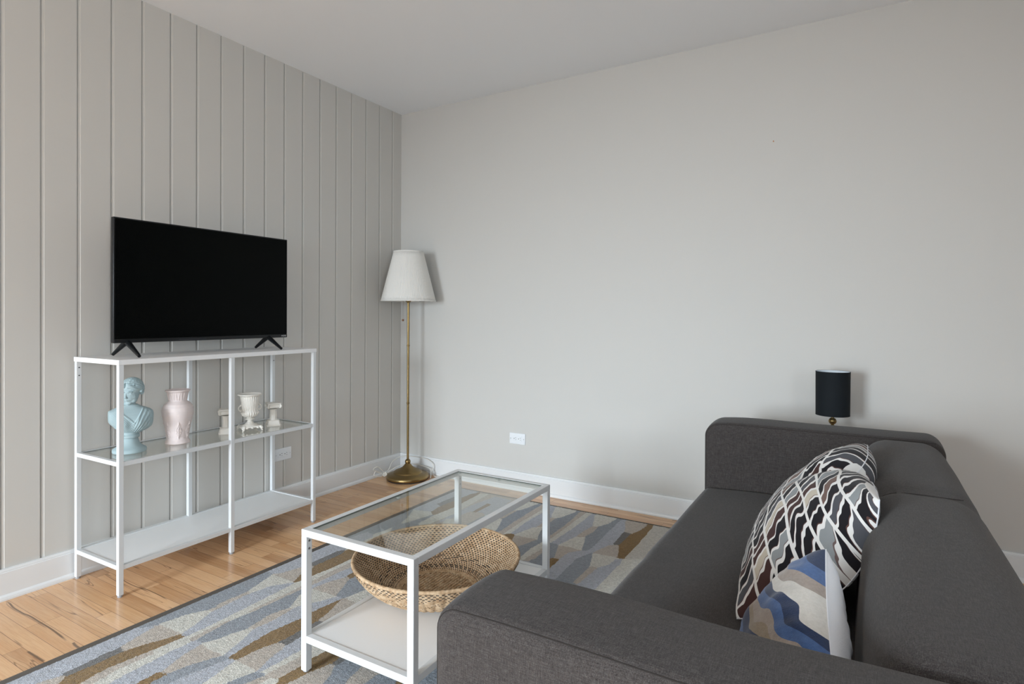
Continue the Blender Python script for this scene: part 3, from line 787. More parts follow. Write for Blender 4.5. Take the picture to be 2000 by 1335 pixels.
def zebra_mat():
    m = mat('white_black_brown_broken_stripe_fabric', (.7, .7, .7), .85, spec=.2, sheen=.15); k = N(m)
    uv = k.t.nodes.new('ShaderNodeUVMap'); uv.uv_map = 'uv'
    mp = k.t.nodes.new('ShaderNodeMapping'); mp.inputs['Rotation'].default_value = (0, 0, math.radians(-14)); k.l(uv.outputs[0], mp.inputs[0])
    wv = k.noise(mp.outputs[0], 3.2, 1, .4); 
    sp = k.t.nodes.new('ShaderNodeSeparateXYZ'); k.l(mp.outputs[0], sp.inputs[0]); U, V = sp.outputs[0], sp.outputs[1]
    vv = k.math('ADD', k.math('MULTIPLY', V, 7.4), k.math('MULTIPLY', k.math('SUBTRACT', wv, .5), 1.0))
    row = k.math('FLOOR', vv); fr = k.math('SUBTRACT', vv, row)
    # stripes run up the pillow, bending inside each row
    mb2 = k.t.nodes.new('ShaderNodeMapping'); mb2.inputs['Scale'].default_value = (4, 13, 1); k.l(mp.outputs[0], mb2.inputs[0]); bend = k.noise(mb2.outputs[0], 1.0, 1, .4)
    uu = k.math('ADD', k.math('MULTIPLY', k.math('SUBTRACT', U, k.math('MULTIPLY', V, .80)), 17), k.math('ADD', k.math('MULTIPLY', k.math('SUBTRACT', bend, .5), 2.0), k.math('MULTIPLY', row, .37)))
    cell = k.math('FLOOR', uu); fc = k.math('SUBTRACT', uu, cell)
    cv = k.t.nodes.new('ShaderNodeCombineXYZ'); k.l(row, cv.inputs[0]); k.l(cell, cv.inputs[1])
    wn = k.t.nodes.new('ShaderNodeTexWhiteNoise'); wn.noise_dimensions = '2D'; k.l(cv.outputs[0], wn.inputs[0])
    c = k.ramp(wn.outputs[0], [(0, (.010, .009, .012)), (.50, (.060, .028, .026)), (.66, (.155, .100, .085)), (.76, (.075, .078, .090)), (.88, (.26, .28, .29)), (.955, (.52, .47, .39))], 'CONSTANT')
    gw = k.math('MULTIPLY', k.noise(mp.outputs[0], 9, 1, .3), .46)
    g1 = k.math('LESS_THAN', fc, gw)
    g2 = k.math('MAXIMUM', k.math('LESS_THAN', fr, .075), k.math('GREATER_THAN', fr, .945))
    ln = k.math('LESS_THAN', k.math('SUBTRACT', fc, gw), .07)   # thin brown outline beside each cell
    white = k.math('MAXIMUM', g1, g2)
    c = k.mix(k.math('MULTIPLY', ln, .8), c, (.12, .06, .05))
    c = k.mix(white, c, (.74, .735, .72))
    k.col(c); k.bump(k.noise(k.coord('Object'), 700, 2), .25, .0006)
    return m
def waves_mat():
    m = mat('navy_blue_and_beige_wave_fabric', (.2, .3, .5), .9, spec=.12, sheen=.3); k = N(m)
    uv = k.t.nodes.new('ShaderNodeUVMap'); uv.uv_map = 'uv'
    mp = k.t.nodes.new('ShaderNodeMapping'); mp.inputs['Rotation'].default_value = (0, 0, math.radians(-22)); k.l(uv.outputs[0], mp.inputs[0])
    n1 = k.noise(uv.outputs[0], 3.0, 1, .35); sp = k.t.nodes.new('ShaderNodeSeparateXYZ'); k.l(uv.outputs[0], sp.inputs[0])
    f = k.math('ADD', k.math('MULTIPLY', k.math('SUBTRACT', 1.0, sp.outputs[0]), .50), k.math('MULTIPLY', k.math('SUBTRACT', 1.0, sp.outputs[1]), .95))
    f = k.math('FRACT', k.math('ADD', f, k.math('MULTIPLY', k.math('SUBTRACT', n1, .5), .34)))
    NV, BU, TP, CM = (.014, .030, .085), (.058, .118, .275), (.33, .28, .245), (.60, .58, .54)
    c = k.ramp(f, [(0, NV), (.06, BU), (.19, TP), (.29, CM), (.38, NV), (.47, BU), (.57, TP), (.64, (.28, .225, .16)), (.69, NV), (.77, BU), (.90, TP)], 'CONSTANT')
    v = k.noise(k.coord('Object'), 160, 3, .6)
    c = k.mix(.18, c, k.ramp(v, [(.3, (.02, .02, .02)), (.7, (.9, .9, .9))]), 'SOFT_LIGHT'); k.col(c)
    k.bump(k.noise(k.coord('Object'), 500, 2), .5, .0012)
    return m
M['zebra'] = zebra_mat(); M['waves'] = waves_mat()
M['white_linen'] = mat('white_linen', (.74, .76, .80), .85, spec=.2); k = N(M['white_linen'])
k.bump(k.math('ADD', k.noise(k.coord('Object', (160, 160, 8)), 2, 3, .6), k.noise(k.coord('Object'), 600, 2)), .35, .0012)
def build_pillows():
    # near bottom, far bottom, far top, near top
    c = (Vector((2.612, -1.785, .410)), Vector((2.625, -1.25, .410)), Vector((2.876, -1.10, .715)), Vector((2.893, -1.665, .700)))
    t = thing('throw_pillow', 'large plump pillow with white, black and brown broken stripes leaning on the sofa back', 'pillow', tuple(c[0]))
    o, e, nn = uv_pillow('cover', t, *[p - c[0] for p in c], .22, [M['zebra']], pinch=.04, chop=.09, bow=.09)
    MB().tube(e, .0016, 6, closed=True).build('edge_seam', M['white_linen'], o, smooth=True)
    c = (Vector((2.70, -2.20, .415)), Vector((2.665, -1.88, .405)), Vector((2.80, -1.955, .668)), Vector((2.822, -2.25, .60)))
    t = thing('throw_pillow', 'small pillow with navy, blue and beige waves and a white back beside the near arm', 'pillow', tuple(c[0]))
    o, e, nn = uv_pillow('cover', t, *[p - c[0] for p in c], .15, [M['waves'], M['white_linen']], pinch=.04, seedv=5)
    MB().tube(e, .0014, 6, closed=True).build('edge_seam', M['white_linen'], o, smooth=True)
build_pillows()

# ================================================================== TELEVISION
def build_tv():
    y0, y1, z0, z1 = -1.986, -1.132, .988, 1.513
    t = thing('television', 'flat black television with its screen off standing on the white shelf unit', 'television', (.20, (y0 + y1) / 2, UH))
    yc = (y0 + y1) / 2; hw = (y1 - y0) / 2; a, b = z0 - UH, z1 - UH
    mb = MB().rbox((-.020, -hw, a), (.0, hw, b), (.003, .003, .003), 2, 2)
    mb.rbox((-.060, -hw * .82, a + .03), (-.018, hw * .82, a + .34), (.012, .012, .012), 3, 2)
    mb.build('housing', M['tv_black'], t, smooth=True)
    MB().box((-.001, -hw + .006, a + .017), (.0012, hw - .006, b - .006)).build('screen', M['screen'], t)
    MB().box((-.001, -hw + .003, a + .002), (.0028, hw - .003, a + .016)).build('lower_bezel', M['tv_black'], t, bevel=.0008)
    MB().box((.0, -hw + .27, a + .0042), (.0034, -hw + .40, a + .0095)).build('sensor_strip', M['black_rubber'], t)
    # maker's logo letters on the bezel, lower right
    lg = MB(); x = .0028
    def stroke(p, q, wd=.0013):
        (ya, za), (yb, zb) = p, q; d = Vector((yb - ya, zb - za)).normalized(); nn = Vector((-d.y, d.x)) * wd / 2
        pts = [(ya + nn.x, za + nn.y), (yb + nn.x, zb + nn.y), (yb - nn.x, zb - nn.y), (ya - nn.x, za - nn.y)]
        lg.prism(pts, x, x + .0006, 'x')
    L = hw - .038; zb_, zt = a + .0055, a + .0125; wd = .0045
    def at(i): return L + i * .0058
    c = at(0); stroke((c, zt), (c + wd / 2, zb_)); stroke((c + wd / 2, zb_), (c + wd, zt))
    c = at(1) + .0022; stroke((c, zt), (c, zb_))
    c = at(2) - .0008; stroke((c, zt), (c + wd, zt)); stroke((c + wd, zt), (c, zb_)); stroke((c, zb_), (c + wd, zb_))
    c = at(3) + .0018; stroke((c, zt), (c, zb_))
    c = at(4) - .001; stroke((c, zt), (c + wd, zt)); stroke((c + wd, zt), (c + wd, zb_)); stroke((c + wd, zb_), (c, zb_)); stroke((c, zb_), (c, zt))
    lg.build('logo', M['logo'], t)
    # two splayed feet
    for y in (-1.928 - yc, -1.243 - yc):
        s = MB(); ap = Vector((-.012, y, a + .006))
        sg = 1 if y > 0 else 1
        for fx in (.112, -.085):
            end = Vector((fx, y - .012 if fx > 0 else y - .020, .0065))
            P = [ap + (end - ap) * i / 6 for i in range(7)]
            n0 = len(s.v); s.tube(P, [.0125, .0118, .0108, .0098, .0088, .0078, .0064], 10)
        s.ball(ap, .014, (1.1, 1, .8), 12, 8)
        s.build('foot', M['tv_black'], t, smooth=True)
build_tv()

# ================================================================== ORNAMENTS ON THE GLASS SHELF
def smoothstep(a, b, x):
    x = min(1, max(0, (x - a) / (b - a))); return x * x * (3 - 2 * x)
def build_bust():
    # head and shoulders of a draped woman on a round socle, front = +Y in local space, viewed from there
    face = Vector((2.6, -1.3, 0)).normalized()
    az = math.atan2(face.y, face.x) - PI / 2 + math.radians(8)
    t = thing('bust_sculpture', 'pale blue plaster bust of a draped woman on the glass shelf', 'sculpture', (.205, -1.925, GZ), az)
    b = MB()
    # torso: lofted cross-sections, drapery folds raised on the front, arms cut off flat
    prof = [(.072, .032, .024), (.078, .036, .027), (.086, .052, .033), (.095, .070, .039), (.105, .080, .042), (.120, .085, .044), (.140, .0865, .0445), (.155, .0865, .042), (.167, .084, .038), (.176, .075, .034), (.184, .058, .030), (.191, .042, .027), (.200, .029, .024)]
    def pr(z):
        for (z0, a0, b0), (z1, a1, b1) in zip(prof, prof[1:]):
            if z <= z1: u = max(0, (z - z0) / (z1 - z0)); return a0 + (a1 - a0) * u, b0 + (b1 - b0) * u
        return prof[-1][1:]
    NZ, NT = 90, 260; vs = []; fs = []
    for jz in range(NZ + 1):
        z = .072 + .128 * jz / NZ; aw, dp = pr(z)
        for it in range(NT):
            th = 2 * PI * it / NT; ct, st_ = math.cos(th), math.sin(th)
            x = math.copysign(abs(ct) ** (2 / 2.5), ct) * aw; y = math.copysign(abs(st_) ** (2 / 2.3), st_) * dp
            if y > 0:
                bust_ = .009 * (math.exp(-((x - .030) / .022) ** 2 - ((z - .122) / .020) ** 2) + math.exp(-((x + .030) / .022) ** 2 - ((z - .122) / .020) ** 2))
                y += bust_ * st_
                # neckline: two lines meeting at (-.012, .122)
                L = (z - .122) - (x + .012) * 1.05; Rr = (z - .122) + (x + .012) * 1.75
                f = 0
                if x > -.012 and L < .006:      # long diagonal folds on the viewer's left
                    f = .0022 * (math.sin((L - .25 * x) / .0105 * 2 * PI) * .5 + .5) * min(1, max(0, (.006 - L) / .004))
                    f += .0022 * math.exp(-((L - .001) / .0035) ** 2)
                elif x <= -.012 and Rr < .006:
                    an = math.atan2(-(x - .012), z - .03); f = .0028 * (math.sin(an / .105 * 2 * PI) * .5 + .5) * min(1, max(0, (.006 - Rr) / .004))
                    f += .0026 * math.exp(-((Rr - .001) / .0035) ** 2)
                y += f * st_ ** .5
            # folds carry over the shoulder on the viewer's right
            if x < -.05: x -= .0016 * (math.sin(th * 26 + z * 60) * .5 + .5)
            if x > 0: x *= 1 - .38 * smoothstep(0, 1, (.158 - z) / .07)
            x = min(x, .0735)            # flat cut of the arm
            vs.append((x, y - .004, z))
    for jz in range(NZ):
        for it in range(NT): i2 = (it + 1) % NT; fs.append((jz * NT + it, jz * NT + i2, (jz + 1) * NT + i2, (jz + 1) * NT + it))
    fs += [tuple(range(NT - 1, -1, -1)), tuple(NZ * NT + i for i in range(NT))]
    b.add(vs, fs)
    # neck
    b.tube([(0, -.008, .165), (0, -.005, .195), (-.001, .001, .225)], [.027, .0225, .0215], 18)
    # head group, tilted and turned
    HS = 1.17; hc = Vector((-.004, .006, .2575)); R = Matrix.Rotation(math.radians(-36), 3, 'Z') @ Matrix.Rotation(math.radians(-15), 3, 'X')
    def hb(c_, r, *a_, **k_): b.ball(c_, r * HS, *a_, **k_)
    def ht(p_, r, n_): b.tube(p_, [q_ * HS for q_ in r], n_)
    def h(p): return hc + R @ (Vector(p) * HS)
    hb(h((0, -.008, .008)), .036, (.92, 1.08, .98), 28, 18, rot=R)
    hb(h((0, .008, -.010)), .028, (.97, 1.0, 1.18), 24, 16, rot=R)
    hb(h((0, .024, -.036)), .0095, (1.15, .9, .8), 14, 10, rot=R)          # chin
    hb(h((-.0115, .014, -.025)), .014, (1, .95, 1.1), 14, 10, rot=R); hb(h((.0115, .014, -.025)), .014, (1, .95, 1.1), 14, 10, rot=R)
    ht([h((0, .030, .006)), h((0, .0365, -.006)), h((0, .0395, -.0125))], [.0030, .0036, .0044], 10)   # nose
    hb(h((0, .0375, -.0125)), .0046, (1.3, .8, .7), 12, 8, rot=R)
    for s in (-1, 1):
        ht([h((.004 * s, .0325, .006)), h((.011 * s, .0325, .0085)), h((.020 * s, .0265, .0055))], [.0022, .0026, .0018], 8)   # brow
        hb(h((.0115 * s, .0285, -.0005)), .0048, (1.35, .6, .72), 12, 8, rot=R)      # eyelid
        hb(h((.0135 * s, .0175, -.014)), .0125, (1, .85, 1.1), 14, 10, rot=R)             # cheek
    ht([h((-.0085, .0315, -.0225)), h((0, .0355, -.0212)), h((.0085, .0315, -.0225))], [.0010, .0022, .0010], 8)
    ht([h((-.0070, .0315, -.0258)), h((0, .0350, -.0262)), h((.0070, .0315, -.0258))], [.0010, .0024, .0010], 8)
    # hair: waves swept back from a centre parting, side curls and a knot behind
    rr = random.Random(5); E = Vector((.0335, .0385, .0365)); hcn = Vector((0, -.006, .004))
    hb(h((0, -.012, .012)), .0365, (.96, 1.02, .92), 26, 16, rot=R)
    for s in (-1, 1):
        for j in range(9):
            u0 = j / 8
            d0 = Vector((.10 * s, .80 - 1.15 * u0, .52 + .50 * u0)).normalized(); d1 = Vector((s * (1.0 - .75 * u0), -.25 - .75 * u0, -.30 + .25 * u0)).normalized()
            P = []
            for i in range(15):
                u = i / 14; d = (d0 * (1 - u) + d1 * u + Vector((s * .9, .15, .12)) * u * (1 - u) * (1 - .5 * u0)).normalized()
                d.z += .045 * math.sin(u * 11 + j * 2.1); d.normalize()
                k_ = 1.03 + .03 * math.sin(u * 8 + j)
                P.append(h((hcn.x + d.x * E.x * k_, hcn.y + d.y * E.y * k_, hcn.z + d.z * E.z * k_)))
            ht(P, [.0036 + .0006 * math.sin(i * .9 + j) for i in range(15)], 8)
        for j in range(9):
            d = Vector((s * (.93 + rr.uniform(-.05, .05)), .12 - rr.uniform(0, .55), -.05 - rr.uniform(0, .5))).normalized()
            hb(h((hcn.x + d.x * E.x * 1.04, hcn.y + d.y * E.y * 1.02, hcn.z + d.z * E.z)), .0052, (1, 1, 1), 10, 8)
    hb(h((0, -.040, -.002)), .0200, (1.2, .9, 1.05), 16, 12)
    for q in range(46):
        d = Vector((rr.uniform(-1, 1), rr.uniform(-1, .62), rr.uniform(-.28, 1))).normalized()
        if d.y > .45 and d.z < .55: continue
        c0 = Vector((hcn.x + d.x * E.x * 1.02, hcn.y - .004 + d.y * E.y * 1.04, hcn.z + .003 + d.z * E.z * 1.0))
        t1 = d.cross(Vector((.3, .2, 1))).normalized(); t2 = d.cross(t1)
        ht([h(c0 + (t1 * math.cos(a_) + t2 * math.sin(a_)) * .0058) for a_ in [i * .75 for i in range(8)]], [.0026] * 8, 6)
    o = b.build('figure', M['blue_plaster'], t, smooth=True)
    r = o.modifiers.new('remesh', 'REMESH'); r.mode = 'VOXEL'; r.voxel_size = .0013; r.use_smooth_shade = True
    s = o.modifiers.new('smooth', 'SMOOTH'); s.factor = .5; s.iterations = 7
    sp = [(.068, 0), (.0715, .003), (.0715, .012), (.068, .017), (.060, .021), (.050, .028), (.041, .040), (.036, .054), (.036, .060), (.042, .062), (.043, .067), (.042, .072), (.037, .075), (.037, .085)]
    sp = [(r * .87, z) for r, z in sp]
    MB().lathe(sp, n=48).build('socle', M['blue_plaster'], t, smooth=True)
build_bust()

def build_vase():
    t = thing('vase', 'pale pink ceramic vase with raised leaves between the blue bust and a white pillar', 'vase', (.205, -1.722, GZ))
    VS = .945
    outer = [(.049, 0), (.0525, .003), (.052, .008), (.046, .020), (.0445, .032), (.048, .062), (.054, .090), (.061, .118), (.0655, .142), (.0665, .156), (.064, .172), (.056, .187), (.044, .197), (.0385, .202), (.0375, .206), (.0385, .214), (.042, .232), (.0455, .244), (.050, .2475), (.0525, .250), (.0525, .254), (.049, .2555)]
    # refine
    P = []
    for a, b in zip(outer, outer[1:]):
        m = max(1, int(math.hypot(b[0] - a[0], b[1] - a[1]) / .0022))
        for i in range(m): P.append((a[0] + (b[0] - a[0]) * i / m, a[1] + (b[1] - a[1]) * i / m))
    P.append(outer[-1])
    for q in ((.045, .252), (.040, .240), (.036, .215), (.034, .20), (.030, .16), (.0, .15)): P.append(q)
    def relief(th, k, r, z):
        if .024 < z < .108 and k < len(P) - 6:
            u = ((th / (2 * PI)) * 7) % 1 - .5; v = (z - .024) / .084
            wv = .33 * math.sin(PI * min(1, v * 1.02)) ** .8
            d = abs(u)
            if d < wv:
                f = smoothstep(0, .12, wv - d)
                rib = .55 + .45 * math.cos((v * 9 + d * 16) * PI)
                return r + .0028 * f * rib + (.0016 if d < .035 else 0)
        if .206 < z < .240 and r > .037 and k < len(P) - 6:
            u = (th / (2 * PI) * 12) % 1 - .5; v = (z - .206) / .034
            return r + .0020 * max(0, 1 - abs(abs(u) - .34 * (1 - v * .6)) * 9) 
        return r
    o = MB().lathe(P, n=210, mod=relief); o.v = [(x_ * .965, y_ * .965, z_ * VS) for x_, y_, z_ in o.v]; o.build('body', M['pink'], t, smooth=True, angle=60)
build_vase()

def build_urn():
    t = thing('urn', 'cream ceramic fluted urn with a flared rim on a footed square base', 'urn', (.213, -1.364, GZ), math.radians(-18))
    P = [(.013, .042), (.0125, .048), (.013, .053), (.022, .055), (.022, .058), (.015, .0605), (.016, .064), (.027, .067), (.036, .073), (.0415, .081), (.0425, .087), (.041, .091), (.0385, .094), (.0375, .098)]
    for i in range(1, 14): P.append((.0375 + .0085 * (i / 13) ** 1.6, .098 + i * .0055))
    P += [(.050, .174), (.056, .1765), (.0585, .179), (.0585, .182), (.054, .1835), (.049, .181), (.044, .172), (.038, .12), (.030, .09), (0, .08)]
    def fl(th, k, r, z):
        if .066 < z < .093 and k < 14: return r * (1 - .045 * (1 + math.cos(th * 22)) / 2 * 1.6)
        if .094 < z < .172 and k < 28: return r - .0030 * (1 - abs(math.sin(th * 14))) ** 1.0
        return r
    MB().lathe(P, n=224, mod=fl).build('bowl', M['cream'], t, smooth=True, angle=50)
    # pedestal and four-footed plinth
    f = MB().lathe([(.036, .0235), (.035, .0265), (.029, .029), (.022, .033), (.016, .039), (.0128, .044)], n=40)
    f.build('pedestal', M['cream'], t, smooth=True)
    p = MB(); s = .043
    p.rbox((-s, -s, .015), (s, s, .0245), .003, 2, 3)
    pl = p.build('plinth', M['cream'], t, smooth=True)
    for sx in (-1, 1):
        for sy in (-1, 1):
            c = MB(); c.tube([(sx * s * .88, sy * s * .88, .020), (sx * s * 1.06, sy * s * 1.06, .012), (sx * s * 1.00, sy * s * 1.00, .0055), (sx * s * 1.12, sy * s * 1.12, .0032)], [.0085, .0068, .0042, .0032], 10)
            c.build('foot', M['cream'], t, smooth=True)
    for a in (0, PI / 2, PI, 3 * PI / 2):   # scalloped aprons
        c = MB()
        for j in (-.6, 0, .6): c.ball((math.cos(a) * s * .98 - math.sin(a) * s * j, math.sin(a) * s * .98 + math.cos(a) * s * j, .0155), .0075, (.9, .9, .55), 12, 8)
        c.build('apron', M['cream'], t, smooth=True)
    for s_ in (-1, 1):
        P = []
        for i in range(15):
            a = -PI * .55 + PI * 1.25 * i / 14
            P.append((0, s_ * (.042 + .0125 * math.cos(a)), .112 + .0135 * math.sin(a)))
        h = MB().tube(P, .0028, 8); h.ball((0, s_ * .043, .126), .0055, (1, .7, 1.1), 10, 8); h.ball((0, s_ * .041, .101), .005, (1, .7, 1), 10, 8)
        h.build('handle', M['cream'], t, smooth=True)
build_urn()

def build_column(loc, rz, label):
    t = thing('pillar_candle_holder', label, 'candle holder', loc, rz, 'cream pillar candle holders on the glass shelf')
    sq = lambda s, z0, s2, z1, c=.28: None
    b = MB()
    def octa(s, z, c):  # square with clipped corners
        k_ = s * c
        return [(s, -s + k_, z), (s, s - k_, z), (s - k_, s, z), (-s + k_, s, z), (-s, s - k_, z), (-s, -s + k_, z), (-s + k_, -s, z), (s - k_, -s, z)]
    L = [(.0345, 0), (.0345, .006), (.0325, .0075), (.0275, .0235), (.0290, .0255), (.0255, .029), (.0205, .031)]
    vs = []; 
    for s, z in L: vs += octa(s, z, .22)
    fs = [tuple(range(7, -1, -1)), tuple((len(L) - 1) * 8 + i for i in range(8))]
    for k_ in range(len(L) - 1):
        for i in range(8): j = (i + 1) % 8; fs.append((k_ * 8 + i, k_ * 8 + j, (k_ + 1) * 8 + j, (k_ + 1) * 8 + i))
    b.add(vs, fs); b.build('base', M['cream'], t, smooth=True, bevel=.001, angle=25)
    MB().lathe([(.0205, .029), (.0190, .033), (.0180, .036), (.0172, .080), (.0185, .084), (.021, .087)], n=96, mod=lambda th, k, r, z: r - (.0016 * max(0, math.cos(th * 12)) if 1 < k < 4 else 0)).build('shaft', M['cream'], t, smooth=True, angle=60)
    c = MB(); c.rbox((-.034, -.034, .1135), (.034, .034, .1185), .0015, 1, 1); c.rbox((-.026, -.026, .092), (.026, .026, .114), .006, 2, 1)
    cap = c.build('capital', M['cream'], t, smooth=True)
    for sx in (-1, 1):
        for sy in (-1, 1):
            v = MB(); ctr = Vector((sx * .0275, sy * .0275, .1015)); d = Vector((sx, sy, 0)).normalized()
            P = []
            for i in range(26):
                a = PI / 2 + i / 25 * PI * 3.2; r_ = .0088 * (1 - i / 25 * .72)
                P.append(ctr + d * math.cos(a) * -r_ * sx * sx + Vector((0, 0, math.sin(a) * r_)))
            v.tube(P, [.0034 - .0012 * i / 25 for i in range(26)], 8)
            v.build('volute', M['cream'], cap, smooth=True)
    MB().lathe([(.0215, .1182), (.0215, .1200), (.0185, .1200), (.0185, .1188)], n=32, closed=True).build('candle_ring', M['cream'], cap, smooth=True)
build_column((.190, -1.477, GZ), math.radians(-31), 'cream ceramic pillar candle holder left of the urn, partly behind the middle post')
build_column((.205, -1.222, GZ), math.radians(-24), 'cream ceramic pillar candle holder to the right of the urn')

# ================================================================== WOVEN BASKET
M['reed'] = mat('tan_palm_weave', (.50, .34, .20), .7, spec=.25)
k = N(M['reed']); vn = k.noise(k.coord('Object'), 55, 3, .6); k.col(k.ramp(vn, [(.30, (.33, .20, .105)), (.5, (.50, .345, .21)), (.70, (.64, .49, .335))])); k.bump(k.noise(k.coord('Object'), 420, 2), .5, .001)
M['reed_dark'] = mat('dark_dyed_weave', (.030, .027, .028), .8, spec=.15)
def build_basket():
    cx, cy = 1.556, -1.557
    t = thing('woven_basket', 'round shallow tan and black woven basket on the coffee table lower shelf', 'basket', (cx, cy, TSZ), math.radians(2))
    R0, HB, RB = .292, .121, .124    # rim radius, height, base radius
    def wallp(u):   # 0 base .. 1 rim, inner surface
        r = RB + (R0 - RB) * (math.sin(u * PI / 2) ** .85 * .48 + u * .52)
        z = .007 + HB * (u ** 1.55)
        return r, z
    rows = 26; cells = 104; su = 4; sc = 4
    def shell(inner, name, lab):
        vs = []; fs = []; ms = []
        nu = rows * su; nt = cells * sc
        for j in range(nu + 1):
            u = j / nu; r, z = wallp(u); r2, z2 = wallp(min(1, u + .01)); r1, z1 = wallp(max(0, u - .01))
            tx, tz = r2 - r1, z2 - z1; L = math.hypot(tx, tz); nx, nz = tz / L, -tx / L      # outward normal (down/out)
            rowi = int(u * rows * .99999); fr = u * rows - rowi
            for i in range(nt):
                th = 2 * PI * i / nt; c_ = i / sc; 
                ph = (c_ + (rowi % 2) * .5) % 1
                if inner:
                    hgt = .0030 * math.sin(PI * fr) ** .7 * (max(0, math.sin(PI * ph)) ** .6)
                    d = -.004 - hgt
                else:
                    hgt = .0034 * (abs(math.sin(PI * c_ * .5)) ** .6) * (.45 + .55 * math.sin(PI * ((fr + .5 * (int(c_ / 2) % 2)) % 1)))
                    d = .004 + hgt
                vs.append(((r + nx * d) * math.cos(th), (r + nx * d) * math.sin(th), z + nz * d))
        for j in range(nu):
            rowi = j // su; fu = (j % su + .5) / su
            for i in range(nt):
                i2 = (i + 1) % nt; fs.append((j * nt + i, j * nt + i2, (j + 1) * nt + i2, (j + 1) * nt + i))
                c_ = (i + .5) / sc; cell = int(c_ + (rowi % 2) * .5); ph = (c_ + (rowi % 2) * .5) % 1
                dark = 0
                if inner:
                    if min(ph, 1 - ph) < .26 and rowi > 1 and .2 < fu < .8: dark = 1
                    # scroll border: a run of doubled black steps low on the wall
                    if rowi in (8, 9, 10) and (cell // 2 + rowi) % 3 == 0 and .2 < fu < .8: dark = 1
                    if rowi in (4, 5) and (cell + rowi) % 2 == 0 and fu < .3: dark = 1
                else:
                    if min(ph, 1 - ph) < .13 and .25 < fu < .75 and (rowi > 21 or (cell * 7 + rowi * 3) % 5 == 0): dark = 1
                ms.append(dark)
        mb = MB(); mb.v = vs; mb.f = fs if inner else [f[::-1] for f in fs]; mb.m = ms
        return mb.build(name, [M['reed'], M['reed_dark']], t, smooth=True, fix=False, angle=80)
    tag(shell(True, 'inner_weave', ''), 'tan and black checked inside of the bowl')
    tag(shell(False, 'outer_weave', ''), 'plain tan outside of the bowl')
    # floor of the bowl: parallel cords with black gaps
    b = MB(); nline = 20; sp = 2 * RB / nline
    for i in range(nline):
        x = -RB + (i + .5) * sp; L = math.sqrt(max(0, (RB - .001) ** 2 - x * x))
        if L < .01: continue
        m = int(2 * L / .004) + 2; P = []; rr = []
        for j in range(m + 1):
            y = -L + 2 * L * j / m; P.append((x, y, .0090 + .001 * math.sin(j * 1.3 + i * 2))); rr.append(.0047 + .0010 * math.sin(j * 1.9 + i))
        b.tube(P, rr, 7)
    b.build('base_cords', M['reed'], t, smooth=True)
    MB().lathe([(RB + .004, .0012), (RB + .004, .0055)], n=64).build('base_lining', M['reed_dark'], t)
    # wrapped rim
    for q, rad, dz in ((0, .0062, 0),):
        P = []; rr = []; n = 420
        r, z = wallp(1)
        for i in range(n): a = 2 * PI * i / n; P.append((r * math.cos(a), r * math.sin(a), z + .001)); rr.append(rad * (1 + .10 * math.sin(i * PI * 2 / 3.5)))
        b = MB().tube(P, rr, 10, closed=True); b.build('rim', M['reed'], t, smooth=True)
    P = [(wallp(1)[0] * math.cos(a), wallp(1)[0] * math.sin(a), wallp(1)[1] - .010 + .0) for a in [2 * PI * i / 200 for i in range(200)]]
build_basket()

